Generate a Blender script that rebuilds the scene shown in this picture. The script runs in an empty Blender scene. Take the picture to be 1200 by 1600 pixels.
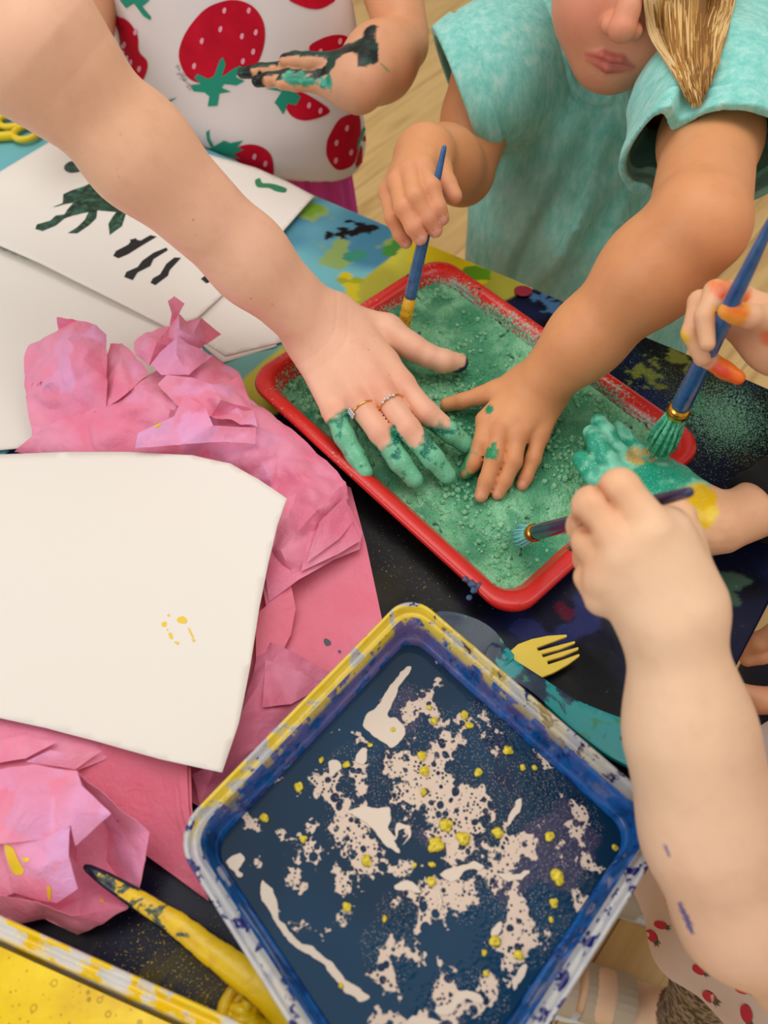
import bpy, bmesh, math, random
import numpy as np
from mathutils import Vector, Matrix, geometry
from mathutils.bvhtree import BVHTree
random.seed(7); RNG = np.random.default_rng(7)
SC = bpy.context.scene
COL = SC.collection

# ---------------------------------------------------------------- camera geometry
T = 0.56            # height of the table top above the floor
H = 0.54            # height of the camera above the table top
FP = 1250.0         # focal length in pixels of the 1200 x 1600 picture
PITCH = math.radians(57.2)
CAM = np.array([0.0, 0.0, T + H])
FW = np.array([0, math.cos(PITCH), -math.sin(PITCH)])
UP = np.array([0, math.sin(PITCH), math.cos(PITCH)])
RT = np.array([1.0, 0, 0])
def ray(u, v): return FW + RT * ((u - 600) / FP) + UP * ((800 - v) / FP)
def at(u, v, h=0.0):
    """World point at height h above the table top that lies on the sight line of a photo point."""
    d = ray(u, v); return CAM + d * ((h - H) / d[2])
def atd(u, v, dep): return CAM + ray(u, v) * dep
def depth(p): return float((np.asarray(p) - CAM) @ FW)
def px(p, n): return n * depth(p) / FP          # n picture pixels in metres at p
def reach(u, v, p0, L, near=True):
    d = ray(u, v); n = np.linalg.norm(d); d = d / n
    oc = CAM - p0; b = oc @ d; c = oc @ oc - L * L; disc = b * b - c
    s = math.sqrt(max(disc, 0)); return CAM + d * (-b - s if near else -b + s)

# ---------------------------------------------------------------- colour, noise
def lin(r, g, b):
    f = lambda c: c / 12.92 if c <= 0.04045 else ((c + 0.055) / 1.055) ** 2.4
    return np.array([f(r / 255), f(g / 255), f(b / 255)])
def rgba(r, g, b): return (*[float(x) for x in lin(r, g, b)], 1.0)
def _h(ix, iy, iz, s=0):
    n = (ix.astype(np.int64) * 73856093) ^ (iy.astype(np.int64) * 19349663) ^ (iz.astype(np.int64) * 83492791) ^ (s * 2654435761)
    n = (n ^ (n >> 13)) * 1274126177; n = n & 0x7fffffff; n = (n ^ (n >> 15)) * 2246822519 & 0x7fffffff
    return ((n ^ (n >> 11)) & 0xffffff) / float(0xffffff)
def vnoise(P, s=0):
    f = np.floor(P); t = P - f; t = t * t * (3 - 2 * t); i = f.astype(np.int64)
    r = 0
    for dx in (0, 1):
        wx = t[:, 0] if dx else 1 - t[:, 0]
        for dy in (0, 1):
            wy = t[:, 1] if dy else 1 - t[:, 1]
            for dz in (0, 1):
                wz = t[:, 2] if dz else 1 - t[:, 2]
                r = r + wx * wy * wz * _h(i[:, 0] + dx, i[:, 1] + dy, i[:, 2] + dz, s)
    return r
def fbm(P, sc, oct=3, s=0):
    P = np.asarray(P, float) * sc; r = 0; a = .5; n = 0
    for k in range(oct):
        r = r + a * vnoise(P * 2 ** k + 17.3 * k, s + k); n += a; a *= .5
    return r / n
def worley(P, sc, s=0):
    """F1, F2, cell id"""
    P = np.asarray(P, float) * sc; f = np.floor(P).astype(np.int64)
    f1 = np.full(len(P), 9.0); f2 = np.full(len(P), 9.0); cid = np.zeros(len(P))
    for dx in (-1, 0, 1):
        for dy in (-1, 0, 1):
            for dz in (-1, 0, 1):
                c = f + np.array([dx, dy, dz])
                q = np.stack([c[:, 0] + _h(c[:, 0], c[:, 1], c[:, 2], s), c[:, 1] + _h(c[:, 0], c[:, 1], c[:, 2], s + 1), c[:, 2] + _h(c[:, 0], c[:, 1], c[:, 2], s + 2)], 1)
                d = np.linalg.norm(P - q, axis=1); m = d < f1
                f2 = np.where(m, f1, np.minimum(f2, d)); cid = np.where(m, _h(c[:, 0], c[:, 1], c[:, 2], s + 3), cid); f1 = np.where(m, d, f1)
    return f1, f2, cid
def sstep(a, b, x):
    t = np.clip((x - a) / (b - a), 0, 1); return t * t * (3 - 2 * t)
def mixc(c, d, m): return c + (np.asarray(d) - c) * np.asarray(m)[:, None]
def inpoly(X, Y, poly):
    r = np.zeros(len(X), bool); n = len(poly); j = n - 1
    for i in range(n):
        xi, yi = poly[i][0], poly[i][1]; xj, yj = poly[j][0], poly[j][1]
        if yi != yj:
            r ^= ((yi > Y) != (yj > Y)) & (X < (xj - xi) * (Y - yi) / (yj - yi) + xi)
        j = i
    return r
def segd(X, Y, a, b):
    ax, ay = a[0], a[1]; bx, by = b[0] - ax, b[1] - ay
    t = np.clip(((X - ax) * bx + (Y - ay) * by) / (bx * bx + by * by + 1e-12), 0, 1)
    return np.hypot(X - ax - t * bx, Y - ay - t * by), t
def polyd(X, Y, pts):
    d = np.full(len(X), 9.0)
    for a, b in zip(pts[:-1], pts[1:]): d = np.minimum(d, segd(X, Y, a, b)[0])
    return d

# ---------------------------------------------------------------- objects
def tag(o, label=None, cat=None, group=None, kind=None):
    if label: o['label'] = label
    if cat: o['category'] = cat
    if group: o['group'] = group
    if kind: o['kind'] = kind
    return o
def empty(name, loc, label=None, cat=None, group=None):
    o = bpy.data.objects.new(name, None); o.location = [float(x) for x in loc]; o.empty_display_size = .02
    COL.objects.link(o); return tag(o, label, cat, group)
def link(name, me, mat=None, parent=None):
    o = bpy.data.objects.new(name, me); COL.objects.link(o)
    if mat is not None:
        for m in (mat if isinstance(mat, (list, tuple)) else [mat]): me.materials.append(m)
    if parent is not None:
        o.parent = parent; o.matrix_parent_inverse = Matrix.Translation(parent.location).inverted()
    return o
def mesh(name, V, Fc, mat=None, parent=None, smooth=True, col=None, paint=None, mi=None):
    me = bpy.data.meshes.new(name)
    V = np.asarray(V, float)
    if isinstance(Fc, np.ndarray) and Fc.ndim == 2:
        n = len(Fc); k = Fc.shape[1]
        me.vertices.add(len(V)); me.vertices.foreach_set('co', V.astype(np.float32).ravel())
        me.loops.add(n * k); me.loops.foreach_set('vertex_index', Fc.astype(np.int32).ravel())
        me.polygons.add(n); me.polygons.foreach_set('loop_start', np.arange(0, n * k, k, dtype=np.int32))
        me.update(calc_edges=True); me.validate()
    else:
        me.from_pydata([tuple(v) for v in V], [], [tuple(f) for f in Fc]); me.update()
    if smooth: me.polygons.foreach_set('use_smooth', np.ones(len(me.polygons), bool))
    if mi is not None: me.polygons.foreach_set('material_index', np.asarray(mi, np.int32))
    setcol(me, col, paint)
    return link(name, me, mat, parent)
def setcol(me, col=None, paint=None):
    if col is not None:
        a = me.color_attributes.new('Col', 'FLOAT_COLOR', 'POINT')
        c = np.ones((len(me.vertices), 4), np.float32); c[:, :3] = col; a.data.foreach_set('color', c.ravel())
    if paint is not None:
        a = me.attributes.new('paint', 'FLOAT', 'POINT'); a.data.foreach_set('value', np.asarray(paint, np.float32))
def co(me):
    a = np.zeros(len(me.vertices) * 3, np.float32); me.vertices.foreach_get('co', a); return a.reshape(-1, 3).astype(float)
def frame_of(d):
    d = np.asarray(d, float); d = d / np.linalg.norm(d)
    a = np.array([0, 0, 1.0]) if abs(d[2]) < .9 else np.array([1.0, 0, 0])
    x = np.cross(a, d); x /= np.linalg.norm(x); return x, np.cross(d, x), d
class MB:
    """collects simple shapes into one mesh"""
    def __init__(s): s.V = []; s.F = []; s.C = []
    def add(s, V, Fc, c=None):
        n = len(s.V); s.V += [tuple(map(float, v)) for v in V]; s.F += [tuple(int(i) + n for i in f) for f in Fc]
        s.C += [tuple(c) if c is not None else (1, 1, 1)] * len(V); return s
    def tube(s, pts, rad, n=10, cap=True, c=None, flat=1.0, closed=False):
        pts = [np.asarray(p, float) for p in pts]; m = len(pts); V = []; Fc = []; x = None
        if np.isscalar(rad): rad = [rad] * m
        for i, p in enumerate(pts):
            if closed: d = pts[(i + 1) % m] - pts[i - 1]
            else: d = pts[min(i + 1, m - 1)] - pts[max(i - 1, 0)]
            d = d / (np.linalg.norm(d) + 1e-12)
            if x is None: x, y, _ = frame_of(d)
            else: x = x - d * (x @ d); x /= np.linalg.norm(x); y = np.cross(d, x)
            for k in range(n):
                a = 2 * math.pi * k / n; V.append(p + rad[i] * (x * math.cos(a) + y * flat * math.sin(a)))
        for i in range(m if closed else m - 1):
            j = (i + 1) % m
            for k in range(n): Fc.append((i * n + k, i * n + (k + 1) % n, j * n + (k + 1) % n, j * n + k))
        if cap and not closed:
            Fc.append(tuple(range(n - 1, -1, -1))); Fc.append(tuple((m - 1) * n + k for k in range(n)))
        return s.add(V, Fc, c)
    def blob(s, c0, r, n=10, m=7, sc=(1, 1, 1), jit=0.0, c=None):
        V = []; Fc = []
        for i in range(m + 1):
            th = math.pi * i / m
            for k in range(n):
                a = 2 * math.pi * k / n; q = 1 + jit * (random.random() - .5)
                V.append(np.asarray(c0) + r * q * np.array([sc[0] * math.sin(th) * math.cos(a), sc[1] * math.sin(th) * math.sin(a), sc[2] * math.cos(th)]))
        for i in range(m):
            for k in range(n): Fc.append((i * n + k, (i + 1) * n + k, (i + 1) * n + (k + 1) % n, i * n + (k + 1) % n))
        return s.add(V, Fc, c)
    def box(s, lo, hi):
        x0, y0, z0 = lo; x1, y1, z1 = hi
        V = [(x0, y0, z0), (x1, y0, z0), (x1, y1, z0), (x0, y1, z0), (x0, y0, z1), (x1, y0, z1), (x1, y1, z1), (x0, y1, z1)]
        return s.add(V, [(0, 3, 2, 1), (4, 5, 6, 7), (0, 1, 5, 4), (1, 2, 6, 5), (2, 3, 7, 6), (3, 0, 4, 7)])
    def build(s, name, mat, parent=None, smooth=True, usecol=False):
        return mesh(name, np.array(s.V), s.F, mat, parent, smooth, np.array(s.C) if usecol else None)
def bevel(o, w, seg=3):
    m = o.modifiers.new('bevel', 'BEVEL'); m.width = w; m.segments = seg; m.limit_method = 'ANGLE'; m.angle_limit = math.radians(40); return o
def catmull(pts, n=8, closed=False):
    P = [np.asarray(p, float) for p in pts]; m = len(P); out = []
    for i in range(m if closed else m - 1):
        p0 = P[(i - 1) % m] if closed or i > 0 else 2 * P[0] - P[1]
        p1 = P[i]; p2 = P[(i + 1) % m]
        p3 = P[(i + 2) % m] if closed or i + 2 < m else 2 * p2 - p1
        for k in range(n):
            t = k / n
            out.append(.5 * (2 * p1 + (p2 - p0) * t + (2 * p0 - 5 * p1 + 4 * p2 - p3) * t * t + (3 * p1 - p0 - 3 * p2 + p3) * t ** 3))
    if not closed: out.append(P[-1])
    return out
def rrect(a, b, r, n=8):
    """rounded rectangle outline, half sizes a, b"""
    o = []
    for cx, cy, t0 in ((a - r, b - r, 0), (-a + r, b - r, 90), (-a + r, -b + r, 180), (a - r, -b + r, 270)):
        for k in range(n + 1):
            t = math.radians(t0 + 90 * k / n); o.append((cx + r * math.cos(t), cy + r * math.sin(t)))
    return o
def loft(rings, closed_top=False, closed_bot=False):
    n = len(rings[0]); V = [p for r in rings for p in r]; Fc = []
    for i in range(len(rings) - 1):
        for k in range(n): Fc.append((i * n + k, i * n + (k + 1) % n, (i + 1) * n + (k + 1) % n, (i + 1) * n + k))
    if closed_bot: Fc.append(tuple(range(n - 1, -1, -1)))
    if closed_top: Fc.append(tuple((len(rings) - 1) * n + k for k in range(n)))
    return V, Fc

# ---------------------------------------------------------------- thin sheets
def solid(V, Fc, th):
    """thicken an open sheet downwards along its normals"""
    me = bpy.data.meshes.new('tmp'); me.from_pydata([tuple(v) for v in V], [], [tuple(f) for f in Fc]); me.update()
    N = np.zeros(len(V) * 3, np.float32); me.vertices.foreach_get('normal', N) if hasattr(me.vertices[0], 'normal') else None
    N = N.reshape(-1, 3).astype(float)
    if N[:, 2].sum() < 0:
        N = -N; Fc = [tuple(reversed(f)) for f in Fc]
    cnt = {}
    for f in Fc:
        for a, b in zip(f, f[1:] + f[:1]): cnt[(a, b)] = cnt.get((a, b), 0) + 1
    n = len(V); V2 = np.vstack([V, V - N * th]); F2 = [tuple(f) for f in Fc] + [tuple(i + n for i in reversed(f)) for f in Fc]
    for (a, b) in cnt:
        if (b, a) not in cnt: F2.append((b, a, a + n, b + n))
    bpy.data.meshes.remove(me)
    return V2, F2
def tps(C, z, Q, lam=1e-5):
    C = np.asarray(C, float); z = np.asarray(z, float); n = len(C)
    k = lambda r: np.where(r > 1e-9, r * r * np.log(r + 1e-12), 0)
    K = k(np.linalg.norm(C[:, None] - C[None], axis=2)) + lam * np.eye(n)
    Pm = np.c_[np.ones(n), C]; A = np.block([[K, Pm], [Pm.T, np.zeros((3, 3))]])
    w = np.linalg.solve(A, np.r_[z, 0, 0, 0])
    return k(np.linalg.norm(Q[:, None] - C[None], axis=2)) @ w[:n] + np.c_[np.ones(len(Q)), Q] @ w[n:]
def cdt(outline, inner):
    vs = [Vector((float(p[0]), float(p[1]))) for p in outline] + [Vector((float(p[0]), float(p[1]))) for p in inner]
    n = len(outline)
    v, e, f, *_ = geometry.delaunay_2d_cdt(vs, [], [list(range(n))], 1, 1e-6)
    return np.array([(p[0], p[1]) for p in v]), [tuple(x) for x in f]
def sheet_geo(outline, ctrl=(), res=.006, jitter=0.0):
    """outline, ctrl: (u, v, h) of photo points at heights over the table; -> V, F of a smooth surface through them"""
    O = [at(*p) for p in outline]; C = O + [at(*p) for p in ctrl]
    C2 = np.array([p[:2] for p in C]); z = np.array([p[2] for p in C])
    lo = C2.min(0); hi = C2.max(0)
    dense = []
    for a, b in zip(O, O[1:] + O[:1]):
        m = max(1, int(np.hypot(*(b - a)[:2]) / res))
        for k in range(m): dense.append((a + (b - a) * k / m)[:2])
    gx, gy = np.meshgrid(np.arange(lo[0], hi[0], res), np.arange(lo[1], hi[1], res)); g = np.c_[gx.ravel(), gy.ravel()]
    if jitter: g = g + (RNG.random(g.shape) - .5) * res * jitter
    ins = inpoly(g[:, 0], g[:, 1], dense); g = g[ins]
    D = np.array(dense); dm = np.array([np.min(np.hypot(D[:, 0] - q[0], D[:, 1] - q[1])) for q in g]); g = g[dm > res * .6]
    v, f = cdt(dense, g)
    return np.c_[v, tps(C2, z, v)], f

# ---------------------------------------------------------------- implicit bodies
def smin(a, b, k):
    h = np.maximum(k - np.abs(a - b), 0) / k
    return np.minimum(a, b) - h * h * k * .25
def seg(P, a, b, ra, rb, n=None, s=1.0):
    ba = b - a; pa = P - a
    t = np.clip(pa @ ba / (ba @ ba + 1e-12), 0, 1)
    q = pa - t[:, None] * ba
    if n is not None: q = q + (q @ n)[:, None] * n * (1 / s - 1)
    return np.sqrt(np.einsum('ij,ij->i', q, q)) - (ra + t * (rb - ra))
def boxed(f, lo, hi, P):
    """f near its box; farther off a safe lower bound of the distance"""
    pl, ph = P.min(0), P.max(0)
    g = np.maximum(np.maximum(lo - ph, pl - hi), 0)
    if g.any(): return np.full(len(P), math.sqrt(float(g @ g)) + .030)
    if (pl >= lo).all() and (ph <= hi).all(): return f(P)
    d2 = 0
    for i in range(3): q = np.maximum(np.maximum(lo[i] - P[:, i], P[:, i] - hi[i]), 0); d2 = d2 + q * q
    d = np.sqrt(d2) + .030; m = d2 == 0
    if m.any(): d[m] = f(P[m])
    return d
def evalc(sdf, P, n=2500):
    """sdf on many points, worked through in compact clusters"""
    c = np.floor(P / .035).astype(np.int64); o = np.argsort((c[:, 0] * 4001 + c[:, 1]) * 4001 + c[:, 2], kind='stable'); d = np.empty(len(P))
    for k in range(0, len(P), n): j = o[k:k + n]; d[j] = sdf(P[j])
    return d
class Chain:
    """pts: world points, rad: metres; smooth chain of tapered capsules"""
    def __init__(s, pts, rad, k=None, n=None, flat=1.0):
        s.p = [np.asarray(p, float) for p in pts]; s.r = list(rad); s.k = k or max(rad) * .35
        s.n = None if n is None else np.asarray(n, float) / np.linalg.norm(n); s.f = flat
        P = np.array(s.p); R = max(s.r) + .012; s.lo = P.min(0) - R; s.hi = P.max(0) + R
    def __call__(s, P):
        return boxed(s.ev, s.lo - .022, s.hi + .022, P)
    def ev(s, P):
        d = None
        if len(s.p) == 1: return np.linalg.norm(P - s.p[0], axis=1) - s.r[0]
        for i in range(len(s.p) - 1):
            e = seg(P, s.p[i], s.p[i + 1], s.r[i], s.r[i + 1], s.n, s.f); d = e if d is None else smin(d, e, s.k)
        return d
class Ell:
    def __init__(s, c, r, M=None): s.c = np.asarray(c, float); s.r = np.asarray(r, float); s.M = M
    def __call__(s, P):
        q = P - s.c
        if s.M is not None: q = q @ s.M      # columns of M are the local axes
        k0 = np.linalg.norm(q / s.r, axis=1); k1 = np.linalg.norm(q / (s.r ** 2), axis=1) + 1e-9
        return k0 * (k0 - 1) / k1
def union(parts, k):
    def f(P):
        d = None
        for q in parts: e = q(P); d = e if d is None else smin(d, e, k)
        return d
    return f
def hand_sdf(palm, fingers, kp=.008, kf=.005, kk=.0012):
    """palm: list of Chain blended with kp; every finger blended to the palm with kf, fingers kept apart from one another"""
    pf = union(palm, kp)
    def f(P):
        d0 = pf(P); d = d0
        for g in fingers:
            e = smin(d0, g(P), kf); d = smin(d, e, kk)
        return d
    return f
def surface(sdf, lo, hi, h, B=8):
    lo = np.asarray(lo, float); hi = np.asarray(hi, float)
    nb = np.ceil((hi - lo) / (h * B)).astype(int) + 1; n = nb * B
    D = np.empty(tuple(n + 1), np.float32)
    bi = np.stack(np.meshgrid(*[np.arange(k) for k in nb], indexing='ij'), -1).reshape(-1, 3)
    cen = lo + (bi + .5) * h * B
    d = evalc(sdf, cen)
    D.fill(1.0)
    neg = bi[d < 0]
    for b in neg: D[b[0] * B:b[0] * B + B + 1, b[1] * B:b[1] * B + B + 1, b[2] * B:b[2] * B + B + 1] = -1
    act = bi[np.abs(d) < h * B * .87 * 1.35 + .004]
    o = np.stack(np.meshgrid(*[np.arange(B + 1)] * 3, indexing='ij'), -1).reshape(-1, 3)
    for c0 in range(0, len(act), 12):
        a = act[c0:c0 + 12]; idx = (a[:, None] * B + o[None]).reshape(-1, 3)
        D[idx[:, 0], idx[:, 1], idx[:, 2]] = sdf(lo + idx * h)
    S = D < 0
    c = np.zeros(tuple(n), np.int8)
    for dx in (0, 1):
        for dy in (0, 1):
            for dz in (0, 1): c += S[dx:n[0] + dx, dy:n[1] + dy, dz:n[2] + dz]
    act = np.argwhere((c > 0) & (c < 8))
    vid = np.full(tuple(n), -1, np.int32); vid[act[:, 0], act[:, 1], act[:, 2]] = np.arange(len(act))
    acc = np.zeros((len(act), 3)); cnt = np.zeros(len(act))
    corners = [(x, y, z) for x in (0, 1) for y in (0, 1) for z in (0, 1)]
    for i, p in enumerate(corners):
        for q in corners[i + 1:]:
            if sum(abs(a - b) for a, b in zip(p, q)) != 1: continue
            a = D[act[:, 0] + p[0], act[:, 1] + p[1], act[:, 2] + p[2]].astype(float); b = D[act[:, 0] + q[0], act[:, 1] + q[1], act[:, 2] + q[2]].astype(float)
            m = (a < 0) != (b < 0); t = np.where(m, a / np.where(m, a - b, 1), 0)[:, None]
            acc += np.where(m[:, None], np.array(p) + t * (np.array(q) - np.array(p)), 0); cnt += m
    V = lo + (act + acc / cnt[:, None]) * h
    quads = []
    for ax in range(3):
        u, w = [(1, 2), (2, 0), (0, 1)][ax]
        sl = [slice(None)] * 3; s0 = [slice(1, n[i]) for i in range(3)]; s0[ax] = slice(0, n[ax]); s1 = list(s0); s1[ax] = slice(1, n[ax] + 1)
        A = S[tuple(s0)]; Bm = S[tuple(s1)]; e = np.argwhere(A != Bm)
        if not len(e): continue
        fl = A[e[:, 0], e[:, 1], e[:, 2]]
        base = e.copy(); off = np.ones(3, int); off[ax] = 0; base = base + off
        def g(du, dw):
            q = base.copy(); q[:, u] -= du; q[:, w] -= dw; return vid[q[:, 0], q[:, 1], q[:, 2]]
        Q = np.stack([g(1, 1), g(0, 1), g(0, 0), g(1, 0)], 1); Q[~fl] = Q[~fl][:, ::-1]; quads.append(Q)
    Q = np.vstack(quads); Q = Q[(Q >= 0).all(1)]
    for _ in range(2):                                   # pull the vertices onto the surface
        e = h * .5; d = evalc(sdf, V)
        G = np.stack([evalc(sdf, V + np.eye(3)[i] * e) - d for i in range(3)], 1) / e
        g2 = (G * G).sum(1) + 1e-6
        V = V - G * np.clip(d / g2, -h, h)[:, None] * .8
    return V, Q
def largest(V, Q):
    """keep the largest connected piece"""
    n = len(V); lab = np.arange(n)
    while True:
        m = lab[Q].min(1); new = lab.copy()
        np.minimum.at(new, Q.ravel(), np.repeat(m, Q.shape[1])); new = new[new]
        if (new == lab).all(): break
        lab = new
    u, c = np.unique(lab[Q[:, 0]], return_counts=True); k = lab == u[c.argmax()]
    idx = np.cumsum(k) - 1; Q = Q[k[Q[:, 0]]]
    return V[k], idx[Q]

# ---------------------------------------------------------------- materials
class NT:
    def __init__(s, name):
        s.m = bpy.data.materials.new(name); s.m.use_nodes = True; s.t = s.m.node_tree; s.t.nodes.clear()
        s.out = s.n('ShaderNodeOutputMaterial'); s.b = s.n('ShaderNodeBsdfPrincipled'); s.l(s.b, 'BSDF', s.out, 'Surface')
    def n(s, t, **kw):
        x = s.t.nodes.new(t)
        for k, v in kw.items(): setattr(x, k, v)
        return x
    def l(s, a, ao, b, bi): s.t.links.new(a.outputs[ao], b.inputs[bi])
    def set(s, **kw):
        for k, v in kw.items(): s.b.inputs[k.replace('_', ' ')].default_value = v
        return s
    def coord(s, kind='Object', scale=(1, 1, 1), rot=(0, 0, 0)):
        c = s.n('ShaderNodeTexCoord'); mp = s.n('ShaderNodeMapping'); mp.inputs['Scale'].default_value = scale; mp.inputs['Rotation'].default_value = rot
        s.l(c, kind, mp, 'Vector'); return mp
    def noise(s, vec, scale, detail=3, rough=.5, dist=0.0):
        x = s.n('ShaderNodeTexNoise'); x.inputs['Scale'].default_value = scale; x.inputs['Detail'].default_value = detail
        x.inputs['Roughness'].default_value = rough; x.inputs['Distortion'].default_value = dist; s.l(vec, 0, x, 'Vector'); return x
    def vor(s, vec, scale, feat='F1', rnd=1.0):
        x = s.n('ShaderNodeTexVoronoi', feature=feat); x.inputs['Scale'].default_value = scale; x.inputs['Randomness'].default_value = rnd; s.l(vec, 0, x, 'Vector'); return x
    def ramp(s, src, out, stops, interp='LINEAR'):
        r = s.n('ShaderNodeValToRGB'); r.color_ramp.interpolation = interp; e = r.color_ramp.elements
        while len(e) < len(stops): e.new(.5)
        for i, (p, c) in enumerate(stops): e[i].position = p; e[i].color = c if len(c) == 4 else (*c, 1)
        s.l(src, out, r, 'Fac'); return r
    def mix(s, fac, a, b, mode='MIX'):
        x = s.n('ShaderNodeMix', data_type='RGBA', blend_type=mode)
        for i, v in ((0, fac), (6, a), (7, b)):
            if isinstance(v, tuple) and len(v) == 2 and not isinstance(v[0], float): s.t.links.new(v[0].outputs[v[1]], x.inputs[i])
            elif i == 0: x.inputs[0].default_value = v
            else: x.inputs[i].default_value = v
        return x
    def math(s, op, a, b=0.0, c=None):
        x = s.n('ShaderNodeMath', operation=op)
        for i, v in enumerate((a, b) if c is None else (a, b, c)):
            if isinstance(v, tuple): s.t.links.new(v[0].outputs[v[1]], x.inputs[i])
            else: x.inputs[i].default_value = v
        return x
    def attr(s, name): return s.n('ShaderNodeAttribute', attribute_name=name)
    def bump(s, src, out, strength=.3, dist=.001):
        x = s.n('ShaderNodeBump'); x.inputs['Strength'].default_value = strength; x.inputs['Distance'].default_value = dist
        s.l(src, out, x, 'Height'); s.l(x, 'Normal', s.b, 'Normal'); return x
    def base(s, src, out): s.l(src, out, s.b, 'Base Color'); return s
def plain(name, c, rough=.5, **kw):
    t = NT(name); t.set(Base_Color=rgba(*c), Roughness=rough, **kw); return t.m
def speck(name, c, c2, scale, thr=.6, rough=.5, soft=.02, bump=0.0, **kw):
    """two colours split by a noise threshold"""
    t = NT(name); v = t.coord(); n = t.noise(v, scale, 5, .6)
    r = t.ramp(n, 'Fac', [(thr - soft, rgba(*c)), (thr + soft, rgba(*c2))]); t.base(r, 'Color'); t.set(Roughness=rough, **kw)
    if bump: t.bump(n, 'Fac', bump, .001)
    return t.m
# ================================================================ setting, table
def make_camera():
    c = bpy.data.cameras.new('camera'); o = bpy.data.objects.new('camera', c); COL.objects.link(o)
    o.location = tuple(CAM); o.rotation_euler = (math.pi / 2 - PITCH, 0, 0)
    c.sensor_fit = 'VERTICAL'; c.sensor_height = 36; c.lens = 36 * FP / 1600; c.clip_start = .01
    c.dof.use_dof = True; c.dof.focus_distance = .60; c.dof.aperture_fstop = 5.6
    SC.camera = o
make_camera()
SC.view_settings.view_transform = 'Standard'; SC.view_settings.look = 'None'; SC.view_settings.gamma = 1; SC.view_settings.exposure = -0.75
SC.view_settings.use_curve_mapping = False

w = bpy.data.worlds.new('room_light'); SC.world = w; w.use_nodes = True
w.node_tree.nodes['Background'].inputs['Color'].default_value = (1.0, .96, .91, 1); w.node_tree.nodes['Background'].inputs['Strength'].default_value = .85
def area(name, loc, target, sx, sy, power, col):
    l = bpy.data.lights.new(name, 'AREA'); l.shape = 'RECTANGLE'; l.size = sx; l.size_y = sy; l.energy = power; l.color = col
    o = bpy.data.objects.new(name, l); COL.objects.link(o); o.location = loc
    o.rotation_euler = (Vector(target) - Vector(loc)).to_track_quat('-Z', 'Y').to_euler()
area('ceiling_panel_light', (-.25, .75, 2.7), (-.05, .45, .5), 1.6, 1.6, 34, (1, .965, .91))
area('ceiling_panel_light', (1.3, .1, 2.7), (.1, .45, .5), 1.2, 1.2, 15, (1, .96, .90))
area('window_daylight', (-2.6, -.8, 1.9), (0, .5, .6), 1.6, 1.4, 34, (.96, .98, 1))

def floor_mat():
    t = NT('oak_laminate'); v = t.coord('Object', rot=(0, 0, math.radians(-50)))
    b = t.n('ShaderNodeTexBrick'); b.offset = .37; t.l(v, 0, b, 'Vector')
    for k, x in (('Scale', 1.0), ('Mortar Size', .0012), ('Brick Width', 1.1), ('Row Height', .15), ('Bias', 0.0)): b.inputs[k].default_value = x
    b.inputs['Color1'].default_value = (0, 0, 0, 1); b.inputs['Color2'].default_value = (1, 1, 1, 1); b.inputs['Mortar'].default_value = (.5, .5, .5, 1)
    mp = t.n('ShaderNodeMapping'); mp.inputs['Scale'].default_value = (.9, 9, 1); t.l(v, 0, mp, 'Vector')
    ad = t.n('ShaderNodeVectorMath', operation='ADD'); t.l(mp, 0, ad, 0); sc = t.n('ShaderNodeVectorMath', operation='SCALE'); sc.inputs['Scale'].default_value = 7.0
    t.l(b, 'Color', sc, 0); t.l(sc, 0, ad, 1)
    n = t.noise(ad, 2.6, 6, .62, 1.3)
    r = t.ramp(n, 'Fac', [(.25, rgba(164, 124, 66)), (.45, rgba(210, 170, 104)), (.6, rgba(226, 188, 122)), (.8, rgba(196, 154, 90))])
    m = t.mix((b, 'Fac'), (r, 'Color'), rgba(120, 92, 58)); t.base(m, 2); t.set(Roughness=.42)
    return t.m
fl = MB().box((-3, -2, -.05), (3, 5, 0)).build('floor', floor_mat(), smooth=False); tag(fl, kind='structure')
wl = MB().box((-3, 5, 0), (3, 5.1, 2.7)).build('wall_far', plain('white_wall', (236, 232, 224), .8), smooth=False); tag(wl, kind='structure')

# table rectangle from its two visible edges
pA, pB = at(585, 348), at(1200, 612)
E1 = (pA - pB) / np.linalg.norm(pA - pB); pR = at(1150, 1030); E2 = at(925, 1465) - pR; E2 /= np.linalg.norm(E2); EP = np.array([E1[1], -E1[0], 0]); EP = EP if EP[1] < 0 else -EP   # EP: square to the far edge, towards the camera
CR = pR - E2 * (((pR - pB) @ EP) / (E2 @ EP))          # far right corner of the slightly skewed table top
LX, LY = 1.25, .80
def tb(s, t, z): p = CR + E1 * s + E2 * t; return np.array([p[0], p[1], z])
tcx = CR + E1 * LX / 2 + E2 * LY / 2
table = empty('activity_table', (tcx[0], tcx[1], 0), 'low wooden activity table under the paint-stained cloth', 'table')
V = [tb(.012, .012, T - .028), tb(LX, .012, T - .028), tb(LX, LY, T - .028), tb(.012, LY, T - .028)]; V += [v + np.array([0, 0, .025]) for v in V]
wood = plain('beech', (205, 170, 120), .45)
bevel(mesh('tabletop', V, [(0, 1, 2, 3), (7, 6, 5, 4), (0, 4, 5, 1), (1, 5, 6, 2), (2, 6, 7, 3), (3, 7, 4, 0)], wood, table, False), .004)
for s, t in ((.07, .07), (LX - .07, .07), (LX - .07, LY - .07), (.07, LY - .07)):
    MB().tube([tb(s, t, 0), tb(s, t, T - .028)], [.02, .024], 16).build('leg', wood, table)

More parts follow.
